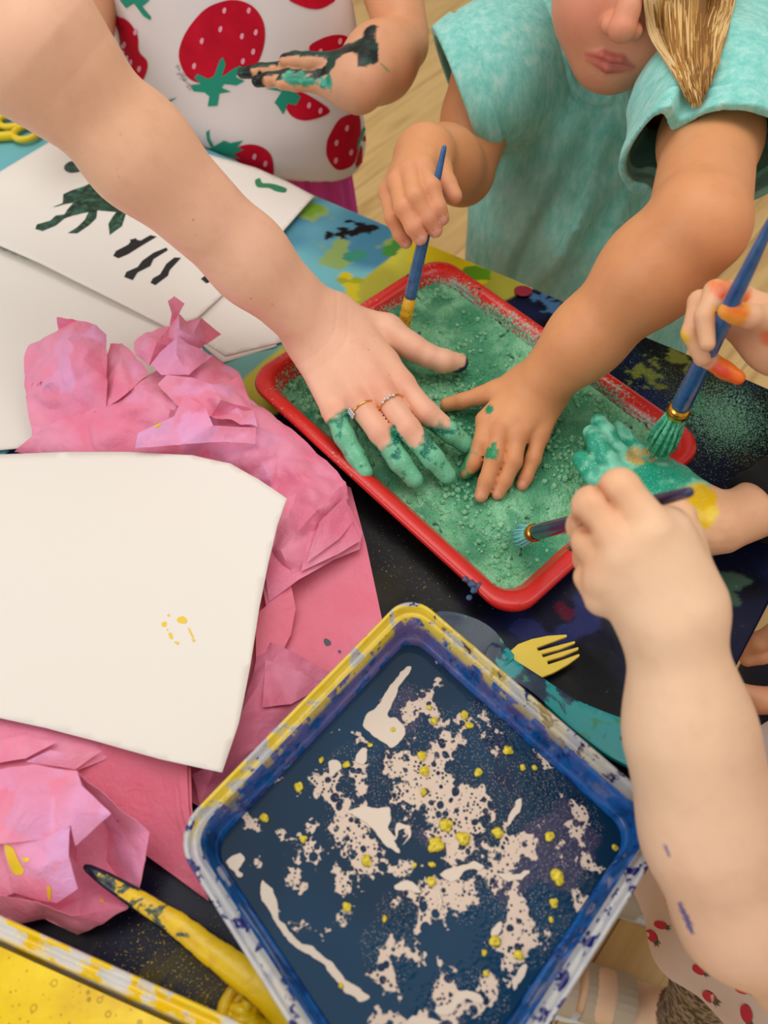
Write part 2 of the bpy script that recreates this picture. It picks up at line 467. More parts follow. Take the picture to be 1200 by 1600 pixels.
# tablecloth: one printed oilcloth, teal field, lime band, navy field, all splashed
def cloth_geo():
    h = .0022
    s = np.r_[np.arange(-.002, .90, h), np.arange(.90, LX + .03, .02)]; t = np.r_[np.arange(-.002, .62, h), np.arange(.62, LY + .02, .02)]
    S, TT = np.meshgrid(s, t, indexing='ij'); ns, nt = S.shape
    P = CR[None] + E1[None] * S.ravel()[:, None] + E2[None] * TT.ravel()[:, None]
    z = T + .0008 + .0022 * (fbm(np.c_[P[:, :2], 0 * P[:, 0]], 16, 2, 3) - .5) + .0007 * np.sin(P[:, 0] * 60 + P[:, 1] * 25 + 5 * fbm(P, 9, 2, 8))
    P[:, 2] = np.maximum(z, T + .0002)
    # the rim hangs a finger's width over the table's edge
    i = np.arange(ns * nt).reshape(ns, nt); Q = np.stack([i[:-1, :-1], i[1:, :-1], i[1:, 1:], i[:-1, 1:]], -1).reshape(-1, 4)
    extra = []; loop = list(i[:, 0]) + list(i[-1, 1:]) + list(i[::-1, -1][1:]) + list(i[0, ::-1][1:-1]); n0 = len(P); m = len(loop)
    low = P[loop].copy(); low[:, 2] = T - .028
    cen = P.mean(0); o = low[:, :2] - cen[:2]; low[:, :2] += o / np.linalg.norm(o, axis=1)[:, None] * .002
    F2 = np.array([(loop[k], loop[(k + 1) % m], n0 + (k + 1) % m, n0 + k) for k in range(m)])
    return np.vstack([P, low]), np.vstack([Q, F2])
V, Q = cloth_geo()
if np.cross(V[Q[0, 1]] - V[Q[0, 0]], V[Q[0, 3]] - V[Q[0, 0]])[2] < 0: Q = Q[:, ::-1]
X, Y = V[:, 0], V[:, 1]
def side(a, b):
    """signed distance to the line through two photo points on the table, positive on its far left side"""
    a, b = at(*a), at(*b); d = (b - a)[:2]; d /= np.linalg.norm(d); return -(X - a[0]) * d[1] + (Y - a[1]) * d[0]
P3 = np.c_[X, Y, 0 * X]; wob = (fbm(P3, 22, 3, 1) - .5) * .02
dt = side((385, 588), (645, 376)) + wob * .35; dl = side((415, 650), (832, 452)) + wob
teal, lime, navy = lin(116, 186, 196), lin(206, 200, 72), lin(18, 20, 46)
col = np.tile(navy, (len(V), 1))
n1 = fbm(P3, 14, 4, 5); col = mixc(col, lin(12, 12, 16), sstep(.45, .62, n1)); n2 = fbm(P3, 9, 4, 9); col = mixc(col, lin(34, 44, 100), .6 * sstep(.58, .70, n2))
col = mixc(col, lin(50, 44, 24), .55 * sstep(.60, .70, fbm(P3, 11, 4, 15)))
lc = mixc(np.tile(lime, (len(V), 1)), lin(170, 164, 60), sstep(.4, .7, fbm(P3, 18, 3, 2))); lc = mixc(lc, lin(120, 140, 40), .8 * sstep(.66, .7, fbm(P3, 30, 3, 12)))
lc = mixc(lc, lin(226, 196, 20), .9 * sstep(.60, .64, fbm(P3, 24, 3, 33)))
tc = mixc(np.tile(teal, (len(V), 1)), lin(70, 130, 160), sstep(.45, .7, fbm(P3, 12, 3, 4))); tc = mixc(tc, lin(120, 178, 160), .7 * sstep(.55, .7, fbm(P3, 17, 3, 6)))
tc = mixc(tc, lin(150, 170, 60), .8 * sstep(.68, .71, fbm(P3, 26, 3, 21)))
ex = (side((0, 715), (40, 690)) < 0) & (X < at(380, 640)[0])
m = sstep(-.002, .002, dl); m[ex & (Y < at(0, 640)[1])] = 0
col = col * (1 - m[:, None]) + lc * m[:, None]; m2 = sstep(-.001, .001, dt) * m; col = col * (1 - m2[:, None]) + tc * m2[:, None]
def smear(pts, w, c, thr=.45, sc=90, seed=0):
    global col
    d = polyd(X, Y, [at(*p) for p in pts]); f = fbm(P3, sc, 3, seed + 40)
    col = mixc(col, lin(*c), sstep(thr - .03, thr + .03, f + (1 - d / w) * .5 - .25) * (d < w))
smear([(515, 372), (545, 362), (578, 362)], .012, (20, 14, 16), .5, 120); smear([(540, 345), (566, 352)], .006, (18, 18, 30), .5, 150, 3)
smear([(548, 402), (566, 396)], .008, (60, 140, 120), .35, 60, 5); smear([(541, 434), (548, 448), (553, 462)], .008, (205, 190, 40), .36, 90, 6); smear([(535, 440), (560, 438)], .006, (160, 165, 40), .4, 90, 7)
smear([(480, 335), (488, 328)], .012, (120, 165, 50), .4, 60, 8); smear([(740, 428), (756, 432)], .012, (96, 150, 30), .4, 80, 9); smear([(610, 395), (632, 380)], .01, (70, 140, 60), .5, 90, 10)
smear([(870, 480), (850, 470)], .02, (70, 110, 150), .57, 160, 11); smear([(885, 955), (880, 950)], .008, (92, 14, 44), .3, 50, 12); smear([(812, 944), (822, 940)], .006, (80, 20, 60), .35, 60, 13)
smear([(1010, 585), (1060, 560)], .03, (120, 124, 44), .62, 150, 14); smear([(1085, 618), (1092, 640)], .012, (18, 92, 60), .35, 60, 15)
smear([(830, 1010), (930, 975)], .03, (40, 46, 100), .5, 40, 16); smear([(1150, 935), (1110, 880)], .03, (60, 84, 70), .66, 70, 19)
smear([(200, 1490), (330, 1540)], .03, (70, 60, 14), .5, 60, 17)
# dust: a mask the material breaks up into grains
g1 = np.exp(-(np.hypot(X - at(1130, 650)[0], Y - at(1130, 650)[1]) / .055) ** 2); g1 = np.maximum(g1, .35 * np.exp(-(np.hypot(X - at(1090, 720)[0], Y - at(1090, 720)[1]) / .07) ** 2)); g1 = np.maximum(g1, .5 * np.exp(-(np.hypot(X - at(1020, 590)[0], Y - at(1020, 590)[1]) / .04) ** 2))
g2 = .6 * np.exp(-(polyd(X, Y, [at(230, 1470), at(340, 1540)]) / .03) ** 2); g2 = np.maximum(g2, .35 * np.exp(-(polyd(X, Y, [at(600, 860), at(680, 930)]) / .03) ** 2)); g2 = np.maximum(g2, .4 * np.exp(-(polyd(X, Y, [at(330, 1430), at(400, 1500)]) / .02) ** 2))
t = NT('stained_oilcloth'); v = t.coord(); a = t.attr('Col'); d1 = t.attr('dust_green'); d2 = t.attr('dust_gold')
gn = t.noise(v, 900, 2, .7); vo = t.vor(v, 420)
s1 = t.math('GREATER_THAN', (t.math('ADD', (gn, 'Fac'), (t.math('MULTIPLY', (d1, 'Fac'), .27), 0)), 0), .745); c1 = t.mix((s1, 0), (a, 'Color'), rgba(120, 180, 145))
s2 = t.math('GREATER_THAN', (t.math('ADD', (t.noise(v, 700, 2, .7), 'Fac'), (t.math('MULTIPLY', (d2, 'Fac'), .32), 0)), 0), .80); c2 = t.mix((s2, 0), (c1, 2), rgba(190, 160, 40))
s3 = t.math('GREATER_THAN', (t.noise(v, 330, 1, .5), 'Fac'), .80); c3 = t.mix((s3, 0), (c2, 2), rgba(150, 160, 170))
t.base(c3, 2); t.set(Roughness=.3, **{'Specular_IOR_Level': .16}); t.bump(t.noise(v, 40, 3), 'Fac', .25, .002)
cl = mesh('tablecloth', V, Q, t.m, None, True, col)
for nme, val in (('dust_green', g1), ('dust_gold', g2)):
    at_ = cl.data.attributes.new(nme, 'FLOAT', 'POINT'); at_.data.foreach_set('value', val.astype(np.float32))
tag(cl, 'paint-stained oilcloth with teal, lime and navy fields covering the table', 'tablecloth')

# ================================================================ red tray and green powder
k4 = [at(u, v, .028) for u, v in ((400, 590), (685, 408), (1088, 690), (800, 950))]
TC = sum(k4) / 4; ta = ((k4[1] - k4[0]) + (k4[2] - k4[3])); TA = ta / np.linalg.norm(ta); TA[2] = 0; TB = np.array([TA[1], -TA[0], 0])   # TA: left to top, TB: towards lower right
ha = (np.linalg.norm(k4[1] - k4[0]) + np.linalg.norm(k4[2] - k4[3])) / 4 + .0080; hb = (np.linalg.norm(k4[2] - k4[1]) + np.linalg.norm(k4[3] - k4[0])) / 4 + .0080
def tl(a, b, z): return np.array([TC[0], TC[1], T]) + TA * a + TB * b + np.array([0, 0, z])
def tring(off, z, r): return [tl(a, b, z) for a, b in rrect(ha - off, hb - off, r, 8)]
prof = [(.020, .0012, .016), (.006, .0205, .022), (.0015, .022, .024), (0, .0245, .024), (.0012, .0278, .024), (.004, .0285, .024), (.009, .0280, .022), (.0125, .0262, .020), (.0145, .022, .019), (.026, .0032, .014)]
V, Fc = loft([tring(*p) for p in prof], True, True)
t = NT('red_tray_plastic'); v = t.coord(); n = t.noise(v, 55, 5, .65); vz = t.n('ShaderNodeTexCoord')
g = t.noise(v, 480, 2, .7); q = t.math('ADD', (g, 'Fac'), (t.math('MULTIPLY', (t.math('SUBTRACT', (t.noise(v, 14, 3), 'Fac'), .5), 0), .9), 0))
at_ = t.attr('paint'); q2 = t.math('ADD', (q, 0), (t.math('MULTIPLY', (at_, 'Fac'), .5), 0)); s = t.ramp(q2, 0, [(.66, (0, 0, 0)), (.73, (1, 1, 1))])
r = t.ramp(n, 'Fac', [(.3, rgba(222, 26, 22)), (.7, rgba(214, 42, 36))]); gcol = t.ramp(g, 'Fac', [(.4, rgba(40, 110, 80)), (.6, rgba(150, 190, 160))])
m = t.mix((s, 'Color'), (r, 'Color'), (gcol, 'Color')); bl = t.ramp(t.noise(v, 75, 1, .4), 'Fac', [(.745, (0, 0, 0)), (.755, (1, 1, 1))]); m = t.mix((bl, 'Color'), (m, 2), rgba(40, 16, 40))
t.base(m, 2); t.set(Roughness=.32, **{'Coat_Weight': .25}); t.bump(q2, 0, .15, .001)
TV = np.array(V); la = (TV - tl(0, 0, 0)) @ TA; lb = (TV - tl(0, 0, 0)) @ TB
pm = np.full(len(TV), -.06); pm[(la > ha - .03)] = .26; pm[(lb > hb - .03) & (la > .02)] = -.1; pm[(la < -ha + .03) & (lb > -.02)] = -.1; pm[(lb < -hb + .03)] = .16
pm[TV[:, 2] - T < .024] += .30
tray = mesh('paint_tray', V, Fc, t.m, None, True, None, pm)
tag(tray, 'shallow red plastic tray filled with green powder', 'tray')

h = .0008; ia = ha - .0185; ib = hb - .0185
ga, gb = np.arange(-ia, ia + h, h), np.arange(-ib, ib + h, h); A, Bq = np.meshgrid(ga, gb, indexing='ij')
P = np.c_[A.ravel(), Bq.ravel(), 0 * A.ravel()]
base_z = .0135 + .007 * (fbm(P, 16, 3, 2) - .5)
WP = np.array([tl(a, b, 0) for a, b in P[:, :2]])
def grove(pts, w, dz):
    global base_z
    base_z = base_z - dz * np.exp(-(polyd(WP[:, 0], WP[:, 1], [at(u, v, .015) for u, v in pts]) / w) ** 2)
grove([(560, 745), (650, 800), (730, 840), (800, 870)], .016, .006); grove([(690, 560), (640, 590)], .018, .003)
grove([(720, 700), (740, 780)], .014, .005); grove([(690, 470), (760, 560)], .03, -.003); grove([(830, 760), (900, 650), (930, 600)], .035, -.004); grove([(840, 840), (880, 800)], .014, .003); grove([(620, 780), (700, 850)], .01, -.004)
f1, f2, cid = worley(P, 190, 3); g1_, g2_, c2_ = worley(P, 290, 9)
lump = fbm(P, 40, 3, 12)
lum = sstep(.40, .62, fbm(P, 55, 2, 4)); z = base_z + .0042 * (lump - .5) + (.0016 * np.clip(1 - (f1 * 1.5) ** 2, 0, 1) * (cid > .35)) * (.3 + lum) + .0006 * np.clip(1 - g1_ * 1.4, 0, 1)
big = np.clip(1 - worley(P, 75, 21)[0] * 2.2, 0, 1) * (worley(P, 75, 21)[2] > .55); z += .0030 * np.sqrt(big) * lum
edge = np.maximum(np.abs(P[:, 0]) - (ia - .004), np.abs(P[:, 1]) - (ib - .004)); z += .0025 * sstep(-.006, .004, edge) * (P[:, 0] > 0)
# corner rounding: push grid corners inwards
rr = .014; ca, cb = ia - rr, ib - rr; over = (np.abs(P[:, 0]) > ca) & (np.abs(P[:, 1]) > cb); dx, dy = np.abs(P[:, 0]) - ca, np.abs(P[:, 1]) - cb
R_ = np.hypot(dx, dy); M_ = np.maximum(dx, dy); sc = np.where(over & (R_ > 1e-9), M_ / np.maximum(R_, 1e-9), 1)
PA = np.where(over, np.sign(P[:, 0]) * (ca + dx * sc), P[:, 0]); PB = np.where(over, np.sign(P[:, 1]) * (cb + dy * sc), P[:, 1])
V = np.array([tl(a, b, zz) for a, b, zz in zip(PA, PB, z)]); i = np.arange(A.size).reshape(A.shape)
Q = np.stack([i[:-1, :-1], i[1:, :-1], i[1:, 1:], i[:-1, 1:]], -1).reshape(-1, 4)
if np.cross(V[Q[0, 1]] - V[Q[0, 0]], V[Q[0, 3]] - V[Q[0, 0]])[2] < 0: Q = Q[:, ::-1]
gc = np.tile(lin(132, 208, 158), (len(V), 1)); gc = mixc(gc, lin(160, 226, 182), sstep(.4, .7, cid) * .8); gc = mixc(gc, lin(70, 156, 116), .8 * sstep(.50, .72, fbm(P, 24, 3, 31)))
amt = sstep(.60, .68, fbm(P, 20, 4, 77)) * .75;  # mask of darker green: random patches, then set spots
for (u, v_, r_) in ((945, 800, .012), (745, 700, .02), (735, 520, .018), (690, 470, .016), (650, 800, .016), (560, 720, .02), (480, 640, .02), (740, 610, .012), (700, 640, .014), (1010, 740, .03)):
    q = at(u, v_, .016); amt = np.maximum(amt, .9 * np.exp(-(np.hypot(V[:, 0] - q[0], V[:, 1] - q[1]) / r_) ** 2) * sstep(.42, .55, fbm(P, 70, 3, 5)))
gc = mixc(gc, lin(44, 142, 108), amt * .85); gc = mixc(gc, lin(50, 50, 60), .8 * sstep(.83, .86, fbm(P, 130, 2, 55)))
t = NT('green_powder'); v = t.coord(); a = t.attr('Col'); n = t.noise(v, 1400, 2, .7)
m = t.mix((t.ramp(n, 'Fac', [(.35, (.72, .72, .72)), (.7, (1.2, 1.2, 1.2))]), 'Color'), (0, 0, 0, 1), (a, 'Color')); m2 = t.mix(1.0, (a, 'Color'), (t.ramp(n, 'Fac', [(.3, (.7, .7, .7)), (.7, (1.15, 1.15, 1.15))]), 'Color'), 'MULTIPLY')
t.base(m2, 2); t.set(Roughness=.85, **{'Specular_IOR_Level': .25}); vv = t.vor(v, 380); v3 = t.vor(v, 800); hh = t.math('ADD', (t.math('MULTIPLY', (t.math('POWER', (vv, 'Distance'), 2.0), 0), -1.2), 0), (t.math('MULTIPLY', (t.math('POWER', (v3, 'Distance'), 2.0), 0), -.8), 0)); t.bump(hh, 0, .7, .0016)
gtree = BVHTree.FromPolygons([tuple(x) for x in V], [tuple(x) for x in Q]); nv = len(V); GV, GF, GC = [V], [Q], [gc]
bl = []; rs = np.random.default_rng(12)
for k in range(7000):
    a, b_ = (rs.random() * 2 - 1) * (ia - .006), (rs.random() * 2 - 1) * (ib - .006); p = tl(a, b_, 0); f_ = float(fbm(np.array([[a, b_, 0]]), 34, 3, 66)[0])
    if rs.random() > sstep(.36, .66, f_) * 1.1 + .10: continue
    hit = gtree.ray_cast(Vector((p[0], p[1], T + .2)), Vector((0, 0, -1)))
    if hit[0] is None: continue
    r = .0005 + .0024 * rs.random() ** 3.0; c = np.array(hit[0]) + [0, 0, r * .25]
    mbk = []
    for i_, th in enumerate((.5, 1.2, 1.9)):
        for j_ in range(5): ph = 6.283 * (j_ + .5 * i_) / 5; q_ = r * (.75 + .5 * rs.random()); mbk.append(c + q_ * np.array([math.sin(th) * math.cos(ph), math.sin(th) * math.sin(ph), math.cos(th) * .85]))
    mbk.append(c + np.array([0, 0, r * .9])); F_ = [(15, j_, (j_ + 1) % 5, 15) for j_ in range(5)]
    bl.append((np.array(mbk), mixc(np.tile(lin(124, 204, 154), (16, 1)), lin(166, 230, 188), np.full(16, rs.random()))))
Fb = np.array([(15, j_, (j_ + 1) % 5) for j_ in range(5)] + [t3 for i_ in (0, 5) for j_ in range(5) for t3 in ((i_ + j_, i_ + 5 + j_, i_ + (j_ + 1) % 5), (i_ + (j_ + 1) % 5, i_ + 5 + j_, i_ + 5 + (j_ + 1) % 5))])
Q3 = np.vstack([Q[:, [0, 1, 2]], Q[:, [0, 2, 3]]] + [Fb + nv + 16 * k for k in range(len(bl))]); VV = np.vstack([V] + [x[0] for x in bl]); CC = np.vstack([gc] + [x[1] for x in bl])
powder = mesh('green_powder', VV, Q3, t.m, None, True, CC)
tag(powder, 'crumbly green powder paint heaped in the red tray', 'powder', kind='stuff')
POWDER = BVHTree.FromPolygons([tuple(x) for x in V], [tuple(x) for x in Q[::1]])
def on_powder(p):
    hit = POWDER.ray_cast(Vector((p[0], p[1], T + .3)), Vector((0, 0, -1))); return hit[0].z if hit[0] is not None else T

# ================================================================ things printed on a surface
def cam_bvh(o):
    dg = None; me = o.data; return BVHTree.FromPolygons([tuple(v.co) for v in me.vertices], [tuple(p.vertices) for p in me.polygons])
def print_on(o, shapes, mats, off=.0003, res=.0025, bv=None):
    """shapes: (photo outline, material number, smooth) laid on the surface of o and joined into its mesh"""
    bv = bv or cam_bvh(o); base = len(o.data.materials)
    for m in mats: o.data.materials.append(m)
    bm = bmesh.new(); bm.from_mesh(o.data)
    for li, (pts, mi, sm) in enumerate(shapes):
        def cast(u, v):
            d = ray(u, v); hit = bv.ray_cast(Vector(CAM), Vector(d).normalized())
            return None if hit[0] is None else (np.array(hit[0]), np.array(hit[1]))
        q = [np.array(p, float) for p in pts]
        if sm: q = catmull(q, 5, True)
        c = cast(*np.mean(q, 0)); dep = depth(c[0]) if c else .7
        st = max(1.5, res * FP / dep)
        dense = []
        for a, b in zip(q, q[1:] + q[:1]):
            m = max(1, int(np.linalg.norm(b - a) / st)); dense += [a + (b - a) * k / m for k in range(m)]
        D = np.array(dense); lo, hi = D.min(0), D.max(0); gx, gy = np.meshgrid(np.arange(lo[0], hi[0], st), np.arange(lo[1], hi[1], st)); g = np.c_[gx.ravel(), gy.ravel()]
        g = g[inpoly(g[:, 0], g[:, 1], dense)] if len(g) else g
        if len(g): dm = np.array([np.min(np.hypot(D[:, 0] - x[0], D[:, 1] - x[1])) for x in g]); g = g[dm > st * .5]
        try: v, f = cdt(dense, g)
        except Exception: continue
        vs = []
        for x in v:
            hgt = cast(*x)
            if hgt is None: vs.append(None); continue
            p, nn = hgt; nn = nn if nn @ (CAM - p) > 0 else -nn; vs.append(bm.verts.new(p + nn * (off + li * .00002)))
        for t3 in f:
            tri = [vs[k] for k in t3]
            if None in tri or len(set(tri)) < 3: continue
            L = [(tri[k].co - tri[k - 1].co).length for k in range(3)]
            if max(L) > .02: continue
            nrm = (tri[1].co - tri[0].co).cross(tri[2].co - tri[0].co)
            if nrm.dot(Vector(CAM) - tri[0].co) < 0: tri.reverse()
            try: fc = bm.faces.new(tri); fc.material_index = base + mi; fc.smooth = True
            except ValueError: pass
    bm.to_mesh(o.data); bm.free(); o.data.update()
# ================================================================ papers
def paper_mat(name, c):
    t = NT(name); v = t.coord(); n = t.noise(v, 300, 3); t.set(Base_Color=rgba(*c), Roughness=.7, **{'Specular_IOR_Level': .3}); t.bump(n, 'Fac', .05, .0005); return t.m
PAP = paper_mat('white_paper', (239, 232, 223))
def sheet(name, outline, ctrl, mat, th=.0004, res=.006):
    V, Fc = sheet_geo(outline, ctrl, res); V, Fc = solid(V, Fc, th); return mesh(name, V, Fc, mat)
pc = sheet('paper_sheet', [(285, 400, .002), (420, 440, .002), (438, 500, .002), (432, 541, .002), (348, 567, .002), (270, 500, .002)], [], PAP)
tag(pc, 'corner of a plain white sheet under the adult arm by the tray corner', 'paper')
pc2 = sheet('paper_sheet', [(290, 420, .0035), (410, 430, .0035), (446, 533, .003), (352, 556, .003), (280, 510, .003)], [], PAP)
tag(pc2, 'plain white sheet lying on the corner sheet beside the pink tissue tip', 'paper')
pb = sheet('paper_sheet', [(-120, 380, .004), (0, 384, .004), (150, 436, .004), (290, 505, .004), (345, 590, .004), (200, 684, .004), (30, 700, .006), (-120, 715, .005)], [], PAP, .0012)
tag(pb, 'blank white sheet on the left below the handprint paper', 'paper')
pa = sheet('paper_sheet', [(-60, 301, .007), (0, 268, .007), (80, 220, .006), (200, 195, .005), (310, 236, .005), (400, 262, .006), (452, 285, .007), (491, 306, .008), (440, 364, .008), (380, 430, .006), (308, 497, .007), (262, 512, .008), (200, 480, .011), (120, 440, .013), (60, 410, .014), (0, 384, .014), (-70, 348, .013)], [(150, 330, .008), (250, 400, .007)], PAP, .0004, .005)
tag(pa, 'white paper with green and black painted handprints under the adult arm', 'paper')
gp = NT('green_black_paint'); v = gp.coord(); n = gp.noise(v, 130, 4, .6, .8); r = gp.ramp(n, 'Fac', [(.36, rgba(14, 24, 20)), (.48, rgba(20, 58, 44)), (.62, rgba(44, 104, 78)), (.74, rgba(96, 150, 124))]); gp.base(r, 'Color'); gp.set(Roughness=.3); gp.bump(n, 'Fac', .6, .002)
bp = NT('black_paint'); v = bp.coord(); n = bp.noise(v, 240, 3, .6); bp.base(bp.ramp(n, 'Fac', [(.6, rgba(12, 12, 14)), (.75, rgba(70, 66, 66))]), 'Color'); bp.set(Roughness=.3)
g2 = plain('green_paint', (28, 132, 84), .35)
def Z(L, k, ox, oy): return [(x / k + ox, y / k + oy) for x, y in L]
q = lambda L: Z(L, 5.715, 0, 140)
hp = [(q([(470, 1050), (560, 1015), (565, 935), (640, 900), (760, 860), (830, 825), (900, 860), (1000, 930), (1130, 1090), (1290, 1130), (1200, 960), (1050, 820), (830, 800), (760, 850)][:9] + [(1118, 1130), (1090, 1220), (1040, 1255), (980, 1300), (968, 1200), (1010, 1130), (1040, 1095), (870, 1080), (860, 1150), (800, 1210), (690, 1285), (605, 1283), (690, 1230), (760, 1160), (790, 1095), (720, 1110), (640, 1130), (580, 1150), (500, 1215), (380, 1265), (315, 1245), (330, 1205), (450, 1170), (500, 1125), (575, 1115), (600, 1075), (655, 1010), (560, 1030), (500, 1048)]), 0, False),
      (q([(572, 690), (610, 650), (660, 645), (730, 720), (650, 745), (590, 730)]), 0, True)]
q = lambda L: Z(L, 2, 0, 0)
hp += [(q(L), 1, False) for L in ([(354, 800), (362, 785), (400, 765), (415, 748), (440, 752), (470, 735), (490, 740), (440, 770), (400, 795), (370, 808)], [(388, 866), (395, 850), (430, 835), (445, 815), (480, 790), (520, 774), (525, 782), (480, 810), (470, 832), (430, 852), (415, 876)], [(470, 884), (478, 870), (500, 858), (520, 825), (545, 805), (566, 806), (530, 845), (525, 862), (485, 892)], [(628, 872), (640, 862), (660, 880), (645, 886)], [(405, 750), (425, 745), (440, 768), (420, 772)])]
hp += [(q(L), 2, True) for L in ([(797, 565), (812, 558), (820, 572), (845, 574), (870, 580), (895, 590), (890, 602), (862, 598), (840, 588), (805, 585)],)]
print_on(pa, hp, [gp.m, bp.m, g2], .0002, .002)

pd = sheet('paper_sheet', [(-130, 716, .036), (0, 710, .038), (100, 706, .040), (200, 706, .042), (300, 711, .044), (360, 724, .046), (403, 748, .050), (448, 779, .058), (433, 822, .050), (419, 880, .044), (405, 950, .040), (391, 1040, .038), (373, 1130, .040), (347, 1207, .046), (250, 1186, .040), (150, 1158, .036), (70, 1137, .035), (0, 1122, .036), (-130, 1098, .036)], [(150, 900, .036), (300, 900, .038)], PAP, .0004, .005)
tag(pd, 'large blank white sheet with a few yellow paint specks lying on the pink tissue', 'paper')
yp = plain('yellow_paint', (240, 200, 30), .4)
print_on(pd, [(Z(L, 2, 0, 450), 0, True) for L in ([(553, 1035), (570, 1026), (584, 1036), (580, 1048), (560, 1046)], [(505, 1048), (518, 1043), (520, 1056), (508, 1058)], [(522, 1022), (530, 1020), (530, 1027)], [(527, 1080), (535, 1078), (540, 1095), (532, 1096)], [(588, 1066), (592, 1064), (606, 1092), (602, 1094)], [(545, 1105), (560, 1108), (555, 1115)], [(520, 1066), (525, 1066), (524, 1072)], [(598, 1098), (610, 1100), (606, 1106)])], [yp], .0002, .002)

# ================================================================ tissue paper
def tissue_mat(name, c1, c2, c3):
    t = NT(name); v = t.coord(); n = t.noise(v, 26, 3, .5); a = t.attr('paint')
    r = t.ramp(n, 'Fac', [(.35, rgba(*c1)), (.65, rgba(*c2))]); m = t.mix((a, 'Fac'), (r, 'Color'), rgba(*c3)); t.base(m, 2); t.set(Roughness=.5, **{'Specular_IOR_Level': .4, 'Sheen_Weight': .15})
    tr = t.n('ShaderNodeBsdfTranslucent'); t.l(m, 2, tr, 'Color'); mx = t.n('ShaderNodeMixShader'); mx.inputs[0].default_value = .12
    t.l(t.b, 'BSDF', mx, 1); t.l(tr, 0, mx, 2); t.l(mx, 0, t.out, 'Surface')
    f = t.noise(v, 120, 4, .6, 1.0); t.bump(f, 'Fac', .36, .003); return t.m
TIS = tissue_mat('pink_tissue', (250, 132, 166), (253, 162, 192), (246, 176, 226))
TIS2 = tissue_mat('flat_pink_tissue', (248, 124, 152), (250, 138, 164), (244, 160, 200))
TIS3 = tissue_mat('thin_tissue', (230, 118, 152), (236, 140, 172), (222, 142, 184))
def crumple_piece(pts, nb, cr=.0016, res=.0045, seed=0, lil=0.0):
    """pts: (u, v, h[, lilac]); the first nb are the outline. Flat folds between the points, then fine creases."""
    P = [at(*p[:3]) for p in pts]; uv = [p[:2] for p in pts]; L = [(p[3] if len(p) > 3 else lil) for p in pts]
    v, f = cdt(uv[:nb], uv[nb:])
    bm = bmesh.new(); lay = bm.verts.layers.float.new('lil')
    idx = [int(np.argmin([(a[0] - x[0]) ** 2 + (a[1] - x[1]) ** 2 for a in uv])) for x in v]
    vs = []
    for i in idx: b = bm.verts.new(P[i]); b[lay] = L[i]; vs.append(b)
    for t3 in f:
        try: bm.faces.new([vs[k] for k in t3])
        except ValueError: pass
    for _ in range(7):
        e = [x for x in bm.edges if x.calc_length() > res]
        if not e: break
        bmesh.ops.subdivide_edges(bm, edges=e, cuts=1); bmesh.ops.triangulate(bm, faces=[x for x in bm.faces if len(x.verts) > 3])
    bm.normal_update(); V = np.array([x.co for x in bm.verts]); N = np.array([x.normal for x in bm.verts]); lilv = np.array([x[lay] for x in bm.verts])
    if N[:, 2].sum() < 0: N = -N
    Fc = [tuple(x.index for x in p.verts) for p in bm.faces]; bm.free()
    f1, f2, cid = worley(V, 42, seed); g1, g2, gid = worley(V, 95, seed + 5)
    V = V + N * (cr * (2.2 * np.minimum(f2 - f1, .45) - .5 + 1.2 * (fbm(V, 30, 2, seed) - .5)) + cr * .4 * (np.minimum(g2 - g1, .4) - .2))[:, None]
    V[:, 2] = np.maximum(V[:, 2], T + .0025)
    lilv = np.clip(lilv + .5 * (sstep(.5, .62, cid) - .5) * (lilv > .05) + .25 * (fbm(V, 35, 2, seed + 9) - .5), 0, 1)  # lilac sheen of the folds, put into the colour point by point
    return V, Fc, lilv
def tissue(name, pieces, mat, label, group=None, cr=.0016, off=0):
    Vs = []; Fs = []; Ls = []; n = 0
    for k, (pts, nb) in enumerate(pieces):
        V, Fc, l = crumple_piece(pts, nb, cr, seed=k * 7 + off); V2, F2 = solid(V, Fc, .00025)
        Vs.append(V2); Fs += [tuple(i + n for i in f) for f in F2]; Ls.append(np.r_[l, l]); n += len(V2)
    o = mesh(name, np.vstack(Vs), Fs, mat, None, True, None, np.concatenate(Ls))
    m = o.modifiers.new('edges', 'EDGE_SPLIT'); m.split_angle = math.radians(38)
    return tag(o, label, 'tissue paper', group)
tissue('tissue_sheet', [([(300, 690, .008), (460, 720, .008), (548, 762, .007), (572, 850, .006), (597, 968, .006), (560, 1010, .006), (520, 1060, .006), (430, 1160, .006), (330, 1270, .006), (200, 1200, .008), (150, 900, .008)], 11)], TIS2, 'flat pink tissue sheet whose straight edge runs beside the red tray', None, .0003, 3)
tissue('tissue_sheet', [([(60, 1180, .026), (175, 1160, .028), (272, 1184, .027), (298, 1200, .026), (300, 1260, .022), (306, 1320, .016), (326, 1408, .008), (222, 1332, .010), (160, 1290, .01), (100, 1260, .02)], 10), ([(270, 1185, .025), (282, 1188, .026), (287, 1260, .021), (318, 1398, .009), (308, 1392, .0105), (276, 1270, .022)], 6), ([(277, 1187, .0275), (292, 1194, .028), (295, 1265, .0235), (322, 1402, .0105), (315, 1398, .011), (284, 1262, .0235)], 6)], TIS2, 'folded pink tissue stack with layered edge beside the left corner of the blue tub', None, .0003, 5)
tissue('tissue_sheet', [([(410, 1000, .012), (440, 1010, .018), (480, 1030, .016), (525, 1055, .010), (480, 1100, .008), (430, 1160, .008), (370, 1215, .008), (312, 1258, .010), (300, 1210, .018), (340, 1190, .024), (372, 1120, .024)], 11), ] + [([(415, 1030, .020), (470, 1050, .018), (505, 1072, .012), (455, 1100, .016), (410, 1105, .022)], 5)], TIS3, 'thin crinkled tissue between the big white sheet and the blue tub', None, .0022, 11)
